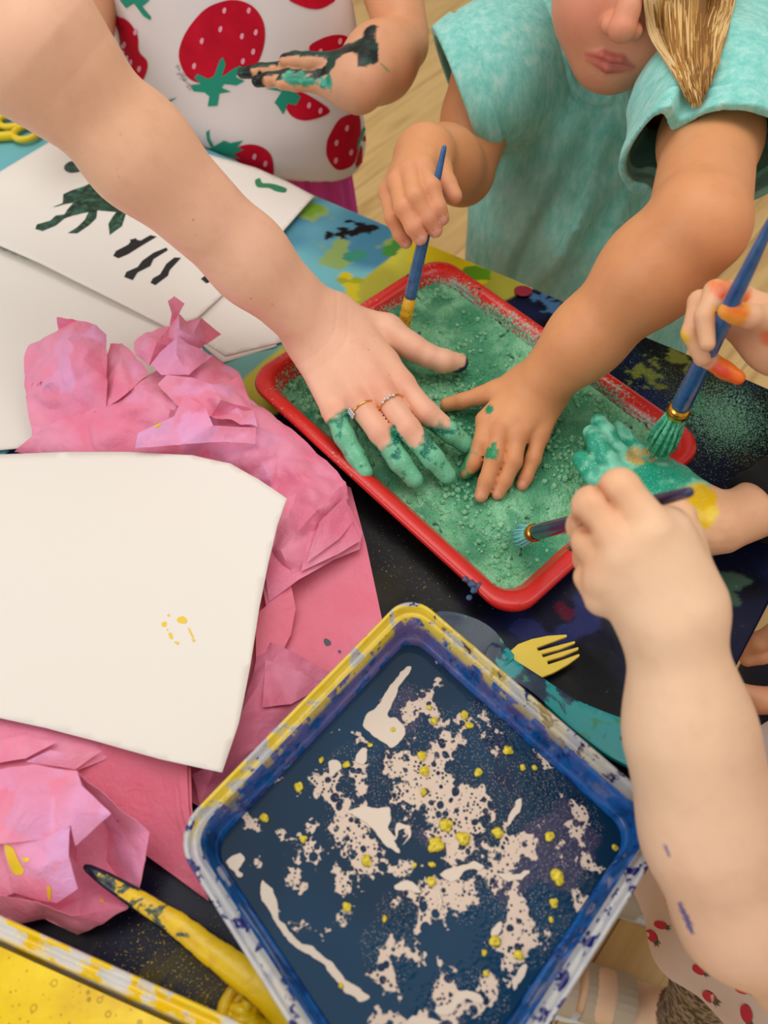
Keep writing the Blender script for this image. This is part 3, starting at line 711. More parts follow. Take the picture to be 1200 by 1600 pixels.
tissue('tissue_sheet', [([(400, 960, .020), (455, 915, .020), (462, 950, .016), (455, 990, .013), (438, 1025, .012), (400, 1040, .014)], 6)], TIS2, 'small pink tissue fold just right of the white sheet edge', None, .0006, 17)
tissue('tissue_sheet', [([(420, 940, .020), (468, 905, .024), (520, 875, .018), (562, 858, .012), (566, 832, .014), (545, 790, .022), (490, 760, .030), (440, 780, .034), (410, 860, .028)], 9), ([(470, 893, .026), (528, 866, .022), (563, 845, .017), (540, 792, .026), (492, 800, .034)], 5), ([(478, 880, .030), (530, 842, .027), (552, 815, .021), (540, 775, .028), (500, 815, .037)], 5)], TIS, 'pleated pink tissue layers fanning out below the crumpled tissue', None, .0010, 23)
A = [([(22, 706, .016), (62, 672, .030), (130, 640, .036), (190, 612, .042), (246, 574, .040), (300, 560, .036), (330, 555, .034, .5), (372, 583, .034), (392, 622, .032, .3), (460, 672, .026), (500, 712, .022), (526, 738, .024), (540, 752, .026), (546, 778, .022), (498, 826, .030), (492, 850, .028), (462, 908, .022), (416, 950, .020), (400, 860, .020), (330, 740, .022), (150, 730, .024)], 21) ]
A[0][0].extend([(190, 637, .046), (265, 640, .052), (220, 600, .052, .2), (260, 700, .030), (300, 740, .028), (435, 710, .036), (480, 750, .036), (495, 797, .040), (430, 770, .024), (400, 700, .044, .3), (350, 600, .046), (380, 650, .048, .3), (330, 640, .044, .4), (310, 590, .052, .5), (440, 860, .032), (400, 640, .036)])
A.append(([(98, 684, .022), (50, 680, .020), (40, 620, .030, .3), (37, 580, .036, .5), (42, 538, .042, .3), (90, 514, .048, .2), (88, 497, .062, .1), (120, 500, .062, .3), (150, 505, .060, .6), (167, 521, .058, .3), (168, 595, .052, .2), (165, 637, .042, .1), (105, 656, .030, .4)], 13))
A[-1][0].extend([(107, 530, .066, .2), (104, 590, .053, .6), (75, 600, .046, .2), (130, 560, .068, .5), (140, 612, .050, .7)])
A.append(([(160, 640, .040), (168, 560, .044), (172, 536, .046, .2), (190, 535, .048), (222, 566, .048, .1), (232, 582, .050), (200, 612, .050)], 7)); A[-1][0].extend([(190, 575, .056, .3)])
A.append(([(212, 556, .048), (212, 536, .050), (225, 520, .054), (265, 510, .058), (268, 490, .066), (262, 470, .072), (272, 462, .074), (288, 474, .070), (280, 490, .064), (292, 500, .060), (315, 495, .060), (346, 522, .050), (326, 536, .050), (310, 548, .048), (280, 545, .054), (232, 572, .050)], 16)); A[-1][0].extend([(245, 535, .066), (280, 515, .068, .2), (300, 525, .062, .2), (225, 545, .058, .1), (262, 528, .060)])
A.append(([(235, 568, .056, .8), (276, 524, .066, 1), (300, 540, .062, .9), (332, 556, .050, .5), (295, 585, .060, .6), (252, 586, .058, .6)], 6)); A[-1][0].extend([(276, 556, .068, 1)])
A.append(([(212, 700, .050, .8), (215, 677, .058, .9), (272, 650, .062, .6), (287, 617, .070, .3), (320, 635, .066, .3), (333, 665, .062, .4), (400, 668, .056, .4), (399, 694, .050, .6), (350, 690, .052, .7), (280, 695, .050, .8)], 10)); A[-1][0].extend([(300, 660, .058, .5)])
A.append(([(246, 600, .056, .2), (262, 586, .060, .4), (300, 590, .062, .6), (330, 600, .058, .3), (372, 590, .044, .2), (396, 640, .040, .3), (402, 668, .052, .5), (330, 650, .050, .2), (285, 640, .058, .3)], 9)); A[-1][0].extend([(300, 615, .054, .2), (345, 625, .060, .3)])
ti = tissue('crumpled_tissue', A, TIS, 'big crumpled pink tissue bunch above the large white sheet', None, .0026, 40)
print_on(ti, [([(241, 662), (248, 659), (252, 663), (246, 667), (241, 668)], 0, True)], [yp], .0003, .0015)
tissue('tissue_sheet', [([(-60, 1110, .024), (0, 1112, .026), (80, 1130, .028), (160, 1150, .028), (178, 1166, .026), (165, 1186, .026), (120, 1204, .03), (60, 1194, .034), (0, 1201, .036), (-60, 1210, .036)], 10), ([(-20, 1160, .036), (40, 1150, .036), (90, 1158, .034), (40, 1185, .040, .4), (-20, 1195, .040, .3)], 5), ([(40, 1190, .040, .5), (78, 1172, .040, .8), (110, 1178, .037, .3), (160, 1172, .031), (118, 1202, .034, .2)], 5)], TIS, 'pleated pink tissue edges showing under the bottom of the white sheet', None, .0012, 60)
C = [([(-60, 1205, .045), (0, 1200, .046), (50, 1192, .047), (120, 1205, .050, .2), (175, 1255, .046, .4), (233, 1301, .044, .3), (218, 1386, .030, .2), (198, 1420, .026), (120, 1460, .012), (70, 1436, .016), (0, 1440, .016), (-60, 1440, .02)], 12)]
C[0][0].extend([(165, 1345, .008), (190, 1380, .010), (120, 1350, .008), (130, 1400, .010), (170, 1300, .014), (60, 1420, .022)])
C.append(([(-60, 1205, .050, .2), (0, 1202, .050, .2), (50, 1193, .050, .1), (121, 1206, .054, .3), (128, 1228, .062, .9), (174, 1271, .060, .7), (118, 1321, .050, .9), (110, 1290, .060, 1), (76, 1311, .050, .5), (0, 1318, .046, .2), (-60, 1330, .044, .3)], 11)); C[-1][0].extend([(40, 1250, .060, .1), (112, 1262, .064, .9), (80, 1240, .058, .1)])
C.append(([(4, 1314, .044, .2), (74, 1308, .050, .4), (110, 1290, .058, 1), (106, 1340, .050, 1), (122, 1388, .038, .9), (88, 1412, .030, .3), (20, 1396, .030, .1)], 7)); C[-1][0].extend([(60, 1360, .044, .2), (82, 1345, .048, .8)])
C.append(([(-60, 1400, .030), (0, 1401, .032), (65, 1412, .038, .2), (112, 1432, .030), (198, 1417, .029), (160, 1445, .022), (120, 1461, .012), (70, 1437, .016), (30, 1443, .013, .6), (-60, 1440, .012)], 10))
C.append(([(-60, 1310, .03), (5, 1314, .040), (22, 1396, .028), (0, 1404, .026), (-60, 1404, .026)], 5))
tc_ = tissue('crumpled_tissue', C, TIS, 'crumpled pink tissue with yellow paint smears at the bottom left by the yellow tub', None, .0013, 70)
q = lambda L: Z(L, 2, 0, 1000)
print_on(tc_, [(q(L), 0, True) for L in ([(15, 640), (40, 650), (60, 690), (75, 715), (70, 732), (45, 730), (25, 690)], [(70, 680), (95, 682), (80, 696)], [(148, 770), (160, 775), (158, 810), (150, 806)], [(310, 815), (322, 812), (325, 822)])], [yp], .0003, .002)
print_on(bpy.data.objects['tissue_sheet'], [(q([(1012, 6), (1016, -4), (1030, 2), (1034, 14), (1020, 18)]), 0, True), (q([(1056, 34), (1062, 32), (1066, 38), (1060, 42)]), 0, True), (q([(835, 128), (840, 126), (842, 132)]), 0, True)], [plain('navy_paint', (18, 34, 60), .3)], .0006, .0015)

# ================================================================ blue tub
TUBH = .086
def fit_rect(L, Tp, R, h, grow):
    l, t_, r = at(*L, h), at(*Tp, h), at(*R, h); c = (l + r) / 2
    a = (r - t_); a /= np.linalg.norm(a); b = np.array([-a[1], a[0], 0])
    return c, a, b, abs((r - l) @ a) / 2 + grow, abs((r - l) @ b) / 2 + grow
def tub_body(C0, ax, ay, A_, B_, hgt, r, sk=np.zeros(3)):
    def ring(off, z, rr): return [np.array([C0[0], C0[1], T]) + ax * a + ay * b + sk * (a * b / (A_ * B_)) + np.array([0, 0, z]) for a, b in rrect(A_ - off, B_ - off, max(rr, .004), 8)]
    rim = [ring(.0010, hgt - .012, r), ring(0, hgt - .011, r), ring(0, hgt - .001, r), ring(.0008, hgt, r), ring(.0020, hgt, r), ring(.0026, hgt - .002, r), ring(.0032, hgt - .006, r - .002), ring(.0068, hgt - .0062, r - .004), ring(.0076, hgt - .003, r - .004), ring(.0086, hgt - .0022, r - .005)]
    wall = [ring(.0086, hgt - .0022, r - .005), ring(.0100, hgt - .006, r - .005), ring(.0125, hgt - .022, r - .006), ring(.0130, hgt - .0225, r - .006), ring(.0175, .006, r - .008), ring(.0195, .0030, r - .009), ring(.024, .0018, r - .012)]
    ow = [ring(.0012, hgt - .0095, r), ring(.0070, hgt - .0090, r - .003), ring(.0085, hgt - .012, r - .005), ring(.0112, hgt - .0235, r - .006), ring(.0160, .003, r - .008), ring(.0195, .0003, r - .01)]
    return rim, wall, ow
EL, ER, NL, NR = [[at(*p, TUBH) for p in e] for e in (((294, 1276), (575, 989)), ((704, 977), (1002, 1232)), ((296, 1353), (450, 1598)), ((1024, 1340), (862, 1597)))]
d1 = (EL[1] - EL[0]) / np.linalg.norm(EL[1] - EL[0]) + (NR[0] - NR[1]) / np.linalg.norm(NR[0] - NR[1]); d1 /= np.linalg.norm(d1); d2 = (ER[1] - ER[0]) / np.linalg.norm(ER[1] - ER[0]) + (NL[1] - NL[0]) / np.linalg.norm(NL[1] - NL[0]); d2 /= np.linalg.norm(d2)
mid = math.atan2(d1[1], d1[0]) / 2 + (math.atan2(d2[1], d2[0]) + math.pi / 2) / 2; ay = np.array([math.cos(mid), math.sin(mid), 0]); ax = np.array([ay[1], -ay[0], 0])
mx_ = lambda e, d: float(np.mean([p @ d for p in e])); a0, a1, b0, b1 = mx_(EL, ax), mx_(NR, ax), mx_(NL, ay), mx_(ER, ay)

def isec(e, f): # crossing of two rim edges
    a, da = e[0][:2], (e[1] - e[0])[:2]; b, db = f[0][:2], (f[1] - f[0])[:2]; t = np.linalg.solve(np.array([da, -db]).T, b - a)[0]; return np.r_[a + da * t, T + TUBH]
cT, cR, cL, cB = isec(EL, ER), isec(ER, NR), isec(EL, NL), isec(NL, NR)
C0 = ax * (a0 + a1) / 2 + ay * (b0 + b1) / 2 + np.array([0, 0, T + TUBH]); A_, B_ = (a1 - a0) / 2, (b1 - b0) / 2
C0 = (cT + cR + cL + cB) / 4; ax = (cR - cT) + (cB - cL); ay = (cT - cL) + (cR - cB); A_, B_ = np.linalg.norm(ax) / 4, np.linalg.norm(ay) / 4; ax, ay = ax / np.linalg.norm(ax), ay / np.linalg.norm(ay)
SKW = (cR + cL - cT - cB) / 4
t_ = NT('clear_plastic'); v = t_.coord(); n = t_.noise(v, 120, 4, .6); n2 = t_.noise(v, 60, 4, .6, .5)
t_.set(Base_Color=(.93, .95, 1, 1), Roughness=.12, Transmission_Weight=.6, IOR=1.45)
msk = t_.ramp(n, 'Fac', [(.565, (0, 0, 0)), (.585, (1, 1, 1))]); m = t_.mix((msk, 'Color'), (.95, .965, 1, 1), rgba(16, 30, 110)); 
geo = t_.n('ShaderNodeTexCoord'); pa_ = t_.attr('paint'); ym = t_.math('MULTIPLY', (t_.ramp(n2, 'Fac', [(.46, (0, 0, 0)), (.5, (1, 1, 1))]), 'Color'), (pa_, 'Fac')); m = t_.mix((ym, 0), (m, 2), rgba(236, 206, 30)); t_.base(m, 2)
tm = t_.math('MULTIPLY', (t_.math('SUBTRACT', 1.0, (t_.math('MAXIMUM', (msk, 'Color'), (ym, 0)), 0)), 0), .55); t_.l(tm, 0, t_.b, 'Transmission Weight')
CLEAR = t_.m
t_ = NT('blue_coated_plastic'); v = t_.coord('Object', (1, 1, 1)); vs_ = t_.coord('Object', (1, 1, .55)); n = t_.noise(vs_, 42, 5, .62, .6); n2 = t_.noise(v, 150, 3, .6); pa_ = t_.attr('paint')
r = t_.ramp(n, 'Fac', [(.30, rgba(10, 52, 104)), (.42, rgba(18, 82, 150)), (.53, rgba(24, 98, 176)), (.63, rgba(14, 44, 112)), (.72, rgba(80, 140, 190))])
m = t_.mix((t_.ramp(n2, 'Fac', [(.66, (0, 0, 0)), (.70, (1, 1, 1))]), 'Color'), (r, 'Color'), rgba(20, 34, 104))
mm = t_.math('MULTIPLY', (pa_, 'Fac'), (t_.ramp(t_.noise(v, 85, 4, .6), 'Fac', [(.42, (0, 0, 0)), (.50, (1, 1, 1))]), 'Color')); m = t_.mix((mm, 0), (m, 2), rgba(140, 116, 168));  # pinkish reflection painted into the upper left inner wall
m = t_.mix((t_.math('MULTIPLY', (t_.attr('yel'), 'Fac'), (t_.ramp(t_.noise(vs_, 60, 4, .65), 'Fac', [(.47, (0, 0, 0)), (.5, (1, 1, 1))]), 'Color')), 0), (m, 2), rgba(238, 208, 40))
t_.base(m, 2); t_.set(Roughness=.16, **{'Coat_Weight': .3}); t_.bump(n, 'Fac', .12, .002); BLUE = t_.m
rim, wall, ow = tub_body(C0, ax, ay, A_, B_, TUBH, .019, SKW)
tub = empty('storage_tub', (C0[0], C0[1], T), 'clear plastic tub of dark blue paint water, coated blue inside', 'tub')
def lf(name, rings, mat, bot=False, yel=None):
    V, Fc = loft(rings, bot, False); o = mesh(name, V, Fc, mat, tub); Vn = np.array(V); la = (Vn - C0) @ ax; lb = (Vn - C0) @ ay
    left = sstep(A_ - .022, A_ - .012, -la) * 1.0
    z = Vn[:, 2] - T
    a = o.data.attributes.new('paint', 'FLOAT', 'POINT'); a.data.foreach_set('value', (left * (z > TUBH - .03) * (.8 if name == 'inner_wall' else .95)).astype(np.float32))
    a = o.data.attributes.new('yel', 'FLOAT', 'POINT'); a.data.foreach_set('value', (left * (z > TUBH - .0085)).astype(np.float32)); return o
def dense(rings, n):
    out = []
    for a, b in zip(rings[:-1], rings[1:]):
        for k in range(n): out.append([p + (q_ - p) * k / n for p, q_ in zip(a, b)])
    return out + [rings[-1]]
o = lf('rim', rim, CLEAR); tag(o, 'clear rim with blue and yellow smears')
lf('inner_wall', dense(wall, 3), BLUE, True); o = lf('outer_wall', ow, CLEAR, True); tag(o, 'clear outside')

# blue water
WL = .056; off = .0130 + (.0175 - .0130) * (TUBH - .0225 - WL) / (TUBH - .0285)
WA, WB = A_ - off - .0004, B_ - off - .0004; h = .0009
ga, gb = np.arange(-WA, WA + h, h), np.arange(-WB, WB + h, h); ga[-1] = WA; gb[-1] = WB; GA, GB = np.meshgrid(ga, gb, indexing='ij'); P = np.c_[GA.ravel(), GB.ravel(), 0 * GA.ravel()]
r_ = .012; ca, cb = WA - r_, WB - r_; over = (np.abs(P[:, 0]) > ca) & (np.abs(P[:, 1]) > cb); dx, dy = np.abs(P[:, 0]) - ca, np.abs(P[:, 1]) - cb; R_ = np.hypot(dx, dy); sc = np.where(over & (R_ > 1e-9), np.maximum(dx, dy) / np.maximum(R_, 1e-9), 1)
PA = np.where(over, np.sign(P[:, 0]) * (ca + dx * sc), P[:, 0]); PB = np.where(over, np.sign(P[:, 1]) * (cb + dy * sc), P[:, 1])
V = np.array([C0[0], C0[1], T + WL])[None] * [1, 1, 1] + ax[None] * PA[:, None] + ay[None] * PB[:, None] + SKW[None] * (PA * PB / (A_ * B_))[:, None]; V[:, 2] = T + WL
X, Y = V[:, 0], V[:, 1]
def blobf(lst):
    m = np.zeros(len(V))
    for u, v_, r in lst: q_ = at(u, v_, WL); m = np.maximum(m, np.exp(-((X - q_[0]) ** 2 + (Y - q_[1]) ** 2) / r ** 2))
    return m
den = blobf([(700, 1180, .030), (640, 1230, .026), (560, 1200, .018), (720, 1260, .03), (560, 1290, .018), (800, 1330, .026), (840, 1240, .022), (650, 1110, .016), (760, 1140, .02), (880, 1340, .018), (820, 1440, .022), (620, 1430, .012), (600, 1480, .014), (730, 1400, .012), (880, 1460, .012), (750, 1560, .014), (700, 1570, .012), (540, 1240, .014), (610, 1500, .012), (900, 1290, .016)])
f1, f2, cid = worley(P, 150, 3); n = fbm(P, 110, 5, 4)
foam = np.minimum(den, .9) * .40 + (n - .5) * 1.9 + (fbm(P, 30, 3, 41) - .5) * 1.2 + .25 * (np.minimum(f1, .6) - .35) + .20
foam_m = sstep(.62, .68, foam)
ringm = (np.abs(f1 - .33) < .07) * (cid > .45) * sstep(.25, .4, den + (n - .5) * .5)
wc = mixc(np.tile(lin(10, 46, 72), (len(V), 1)), lin(12, 56, 86), sstep(.4, .6, fbm(P, 12, 2, 6)))
wc = mixc(wc, lin(12, 24, 62), .7 * sstep(.5, .62, n) * sstep(.2, .4, den)); wc = mixc(wc, lin(74, 66, 96), .6 * sstep(.60, .68, fbm(P, 40, 3, 14)) * sstep(.3, .45, den))
i = np.arange(GA.size).reshape(GA.shape); Q = np.stack([i[:-1, :-1], i[1:, :-1], i[1:, 1:], i[:-1, 1:]], -1).reshape(-1, 4)
if np.cross(V[Q[0, 1]] - V[Q[0, 0]], V[Q[0, 3]] - V[Q[0, 0]])[2] < 0: Q = Q[:, ::-1]
t_ = NT('blue_paint_water'); v = t_.coord(); a = t_.attr('Col'); fa = t_.attr('foam'); de = t_.attr('paint')
vo = t_.vor(v, 420); vo2 = t_.vor(v, 900); nn = t_.noise(v, 330, 5, .7)
fq = t_.math('ADD', (fa, 'Fac'), (t_.math('MULTIPLY', (t_.math('SUBTRACT', (nn, 'Fac'), .5), 0), 1.5), 0)); fm = t_.ramp(fq, 0, [(.66, (0, 0, 0)), (.56, (1, 1, 1))])
hole = t_.ramp(t_.math('ADD', (vo, 'Distance'), (t_.math('MULTIPLY', (t_.math('SUBTRACT', (t_.noise(v, 150, 2), 'Fac'), .5), 0), .8), 0)), 0, [(.24, (0, 0, 0)), (.32, (1, 1, 1))]); vb = t_.vor(v, 170); big_ = t_.ramp(t_.math('ADD', (vb, 'Distance'), (t_.math('MULTIPLY', (t_.math('SUBTRACT', (t_.noise(v, 60, 2), 'Fac'), .5), 0), 1.3), 0)), 0, [(.30, (0, 0, 0)), (.34, (1, 1, 1))]); hole = t_.mix(1.0, (hole, 'Color'), (big_, 'Color'), 'MULTIPLY'); fm2 = t_.math('MULTIPLY', (fm, 'Color'), (hole, 2))
dots = t_.math('MULTIPLY', (t_.ramp(vo2, 'Distance', [(.13, (1, 1, 1)), (.2, (0, 0, 0))]), 'Color'), (t_.ramp(t_.math('ADD', (de, 'Fac'), (t_.math('MULTIPLY', (t_.noise(v, 90, 3), 'Fac'), .6), 0)), 0, [(.62, (0, 0, 0)), (.72, (1, 1, 1))]), 'Color'))
fx = t_.math('MAXIMUM', (fm2, 0), (dots, 0)); m = t_.mix((fx, 0), (a, 'Color'), rgba(222, 200, 182)); t_.base(m, 2)
t_.l(t_.ramp(fx, 0, [(0, (.04, .04, .04)), (1, (.4, .4, .4))]), 'Color', t_.b, 'Roughness'); t_.set(**{'Specular_IOR_Level': .10})
t_.bump(t_.math('MULTIPLY', (vo, 'Distance'), (de, 'Fac')), 0, .25, .001)
water = mesh('paint_water', V, Q, t_.m, None, True, wc, den)
ff = water.data.attributes.new('foam', 'FLOAT', 'POINT'); ff.data.foreach_set('value', np.clip((foam - .3) / .6, 0, 1).astype(np.float32))
tag(water, 'dark blue paint water with foam filling the clear tub', 'water', kind='stuff')
# smooth cream foam patches
fp = NT('cream_foam'); v = fp.coord(); fp.set(Base_Color=rgba(220, 202, 184), Roughness=.4)
q = lambda L: Z(L, 1.6, 300, 900)
patches = [([(550, 230), (530, 235), (505, 265), (478, 305), (460, 330), (440, 345), (430, 375), (452, 400), (480, 420), (505, 430), (530, 400), (530, 375), (510, 355), (490, 348), (505, 310), (520, 275)], 'largest cream foam patch near the far corner of the tub, pointed at its top'),
           ([(385, 590), (420, 578), (465, 580), (490, 577), (497, 600), (490, 630), (505, 655), (520, 690), (500, 685), (470, 655), (450, 630), (420, 605)], 'cream foam patch with a curled tail left of the middle of the water'),
           ([(505, 650), (520, 618), (540, 625), (545, 650), (530, 670), (540, 650), (530, 632), (516, 640), (510, 658)], 'small hooked foam curl beside the middle patch'),
           ([(620, 745), (650, 730), (700, 715), (730, 725), (715, 735), (680, 740), (660, 760), (640, 765)], 'wing-shaped foam patch below the middle of the water'),
           ([(507, 772), (530, 762), (555, 770), (570, 790), (560, 796), (535, 782), (512, 785)], 'small crescent of foam in the open dark water'),
           ([(785, 615), (800, 590), (815, 560), (825, 560), (820, 590), (800, 610), (790, 620)], 'narrow slanting foam patch on the right of the water'),
           ([(88, 715), (105, 700), (125, 695), (130, 715), (115, 735), (128, 745), (118, 755), (100, 735)], 'foam patch in the left corner of the tub'),
           ([(175, 765), (195, 775), (210, 810), (215, 850), (240, 885), (270, 915), (310, 935), (350, 965), (385, 1010), (430, 1040), (442, 1055), (420, 1062), (385, 1040), (350, 1000), (310, 955), (265, 935), (225, 890), (190, 830), (170, 800)], 'long winding foam streak along the lower left wall'),
           ([(610, 1080), (640, 1070), (660, 1045), (700, 1035), (725, 1055), (720, 1070), (690, 1060), (660, 1080), (640, 1095), (615, 1092)], 'foam patch near the near edge of the tub'),
           ([(805, 1000), (825, 975), (838, 980), (830, 1005), (805, 1035), (800, 1020)], 'thin foam sliver near the lower right wall'),
           ([(750, 895), (765, 865), (778, 870), (770, 895), (758, 905)], 'tiny foam patch above the yellow lump on the lower right'),
           ([(755, 740), (775, 745), (795, 740), (815, 748), (840, 735), (838, 748), (810, 762), (785, 760)], 'flat foam streak right of the wing-shaped patch'),
           ([(340, 470), (365, 460), (375, 480), (350, 500)], 'small foam patch beside the far left wall'), ([(415, 440), (435, 430), (440, 450), (425, 470), (408, 465)], 'foam fleck below the largest patch'),
           ([(612, 790), (617, 785), (622, 815), (618, 838), (614, 815)], 'needle-thin foam streak in the open water'), ([(540, 1108), (580, 1104), (620, 1112), (600, 1125), (545, 1122)], 'foam patch cut by the bottom edge of the picture')]
for L, lab in patches:
    P0 = [at(u, v_, WL) for u, v_ in [(p[0], p[1]) for p in q(L)]]; c = np.array(catmull(P0, 7, True)); c[:, :2] += .0016 * np.c_[fbm(c, 260, 3, 5) - .5, fbm(c, 260, 3, 9) - .5] * 2
    v2, f = cdt(c[:, :2], []); n0 = len(v2); top = np.c_[v2, np.full(n0, T + WL + .0007)]; bot = np.c_[v2, np.full(n0, T + WL - .0006)]
    V3 = np.vstack([top, bot]); F3 = list(f) + [tuple(x + n0 for x in reversed(t3)) for t3 in f]
    cnt = {}
    for t3 in f:
        for a_, b_ in zip(t3, t3[1:] + t3[:1]): cnt[(a_, b_)] = 1
    F3 += [(b_, a_, a_ + n0, b_ + n0) for (a_, b_) in cnt if (b_, a_) not in cnt]
    o = mesh('foam_patch', V3, F3, fp.m, None, False); tag(o, lab, 'foam', 'cream foam patches floating on the blue water')
# yellow lumps floating on the water
yl = NT('yellow_lump'); v = yl.coord(); n = yl.noise(v, 500, 3, .6); yl.base(yl.ramp(n, 'Fac', [(.3, rgba(170, 150, 30)), (.5, rgba(232, 206, 40)), (.75, rgba(248, 232, 110))]), 'Color'); yl.set(Roughness=.4); yl.bump(n, 'Fac', .7, .001)
lumps = [(610, 675, 20), (635, 622, 17), (677, 655, 18), (435, 713, 15), (915, 752, 20), (905, 817, 12), (757, 910, 15), (817, 945, 13), (893, 650, 13), (600, 763, 13), (386, 828, 12), (265, 527, 13), (181, 605, 12), (278, 657, 10), (582, 487, 13), (575, 450, 12), (606, 362, 10), (680, 347, 11), (693, 373, 11), (790, 437, 13), (716, 492, 11), (580, 540, 10), (385, 472, 10), (1057, 678, 9), (445, 423, 7), (323, 460, 8), (557, 722, 7), (735, 992, 9), (482, 857, 8), (372, 1025, 8), (730, 943, 8), (600, 722, 9), (765, 640, 15), (502, 384, 7), (593, 328, 7), (827, 480, 9), (857, 480, 8), (898, 858, 8)]
for k, (x, y, r) in enumerate(lumps):
    u, v_ = x / 1.6 + 300, y / 1.6 + 900; p = at(u, v_, WL + .001); rr = px(p, r / 1.6 * 1.02); b = MB()
    for j in range(5 if r > 9 else 3):
        a = 6.28 * random.random(); d = rr * .5 * (j > 0); b.blob(p + np.array([d * math.cos(a), d * math.sin(a), 0]), rr * (.78 if j == 0 else .55), 9, 6, (1, 1, .6), .35)
    o = b.build('paint_lump', yl.m); tag(o, 'small bumpy yellow paint lump floating on the dark blue water', 'paint lump', 'yellow paint lumps on the blue water')

# ================================================================ yellow tub
e0, e1 = at(-70, 1400, .052), at(385, 1602, .052); d = (e1 - e0); d[2] = 0; d /= np.linalg.norm(d); nrm = np.array([d[1], -d[0], 0]); nrm = nrm if nrm[1] < 0 else -nrm
YA, YB = .115, .075; YC = e0 + d * (YA - .03) + nrm * YB
ytub = empty('paint_tub', (YC[0], YC[1], T), 'clear plastic tub of bubbly yellow paint at the bottom left', 'tub')
t_ = NT('yellow_smeared_plastic'); v = t_.coord(); n = t_.noise(v, 70, 4, .6); mk = t_.ramp(n, 'Fac', [(.47, (0, 0, 0)), (.51, (1, 1, 1))]); m = t_.mix((mk, 'Color'), (.96, .95, .93, 1), rgba(240, 202, 20)); t_.base(m, 2); t_.set(Roughness=.15, IOR=1.45)
t_.l(t_.math('MULTIPLY', (t_.math('SUBTRACT', 1.0, (mk, 'Color')), 0), .5), 0, t_.b, 'Transmission Weight')
rim2, wall2, ow2 = tub_body(YC, d, nrm, YA, YB, .052, .016)
for nme, R2, bt in (('rim', rim2, False), ('wall', wall2, True), ('outer_wall', ow2, True)):
    V, Fc = loft(R2, bt, False); mesh(nme, V, Fc, t_.m, ytub)
V = [YC * [1, 1, 0] + d * a + nrm * b + np.array([0, 0, T + .040]) for a, b in rrect(YA - .0135, YB - .0135, .012, 8)]
t_ = NT('bubbly_yellow_paint'); v = t_.coord(); n = t_.noise(v, 30, 4, .6); vo = t_.vor(v, 260); vo3 = t_.vor(v, 90)
r = t_.ramp(n, 'Fac', [(.3, rgba(222, 178, 4)), (.5, rgba(240, 202, 8)), (.7, rgba(248, 216, 40))])
bub = t_.ramp(vo, 'Distance', [(.12, (1, 1, 1)), (.20, (0, 0, 0))]); b2 = t_.ramp(vo3, 'Distance', [(.10, (0, 0, 0)), (.13, (1, 1, 1)), (.15, (1, 1, 1)), (.19, (0, 0, 0))])
mk = t_.math('MULTIPLY', (t_.math('MAXIMUM', (bub, 'Color'), (b2, 'Color')), 0), .75); m = t_.mix((mk, 0), (r, 'Color'), rgba(150, 104, 0)); t_.base(m, 2); t_.set(Roughness=.22); t_.bump(t_.noise(v, 200, 3), 'Fac', .12, .001)
o = mesh('yellow_paint', V, [tuple(range(len(V)))], t_.m, None, False)
if o.data.polygons[0].normal.z < 0: o.data.flip_normals()
tag(o, 'bubbly yellow paint filling the tub at the bottom left', 'paint', kind='stuff')

# ================================================================ tools
def prism(outline, z0, z1, name, mat, parent=None, bev=.001, loc=None):
    """outline: world points; a plate between two heights above the table"""
    b = np.array(outline)[:, :2]; n = len(b); ar = sum(b[i - 1][0] * b[i][1] - b[i][0] * b[i - 1][1] for i in range(n)); b = b if ar > 0 else b[::-1]
    V = [(x, y, T + z0) for x, y in b] + [(x, y, T + z1) for x, y in b]
    F = [tuple(range(n - 1, -1, -1)), tuple(range(n, 2 * n))] + [(i, (i + 1) % n, n + (i + 1) % n, n + i) for i in range(n)]
    o = mesh(name, V, F, mat, parent, False); bevel(o, bev, 3); return o
# yellow fork
q = lambda L, h: [at(u, v_, h) for u, v_ in Z(L, 1.6, 300, 900)]
FY = plain('yellow_plastic', (244, 214, 72), .3)
fk = q([(760, 240), (790, 192), (815, 170), (850, 157), (890, 149), (937, 146), (938, 152), (900, 166), (862, 180), (866, 187), (905, 176), (957, 162), (959, 168), (920, 184), (874, 196), (878, 203), (920, 190), (966, 177), (967, 184), (925, 202), (888, 213), (890, 221), (930, 208), (968, 194), (970, 200), (940, 222), (905, 242), (875, 254), (850, 252), (800, 262), (770, 275)], .012)
o = prism(fk, .009, .0125, 'fork_head', FY, None, .0008)
fk0 = empty('fork', at(830, 1040), 'yellow plastic fork head sticking out from under the teal spoon', 'fork'); o.parent = fk0; o.matrix_parent_inverse = Matrix.Translation(fk0.location).inverted()
prism(q([(775, 235), (800, 262), (760, 330), (715, 395), (700, 385), (745, 300)], .008), .0025, .0065, 'handle', FY, fk0, .001)
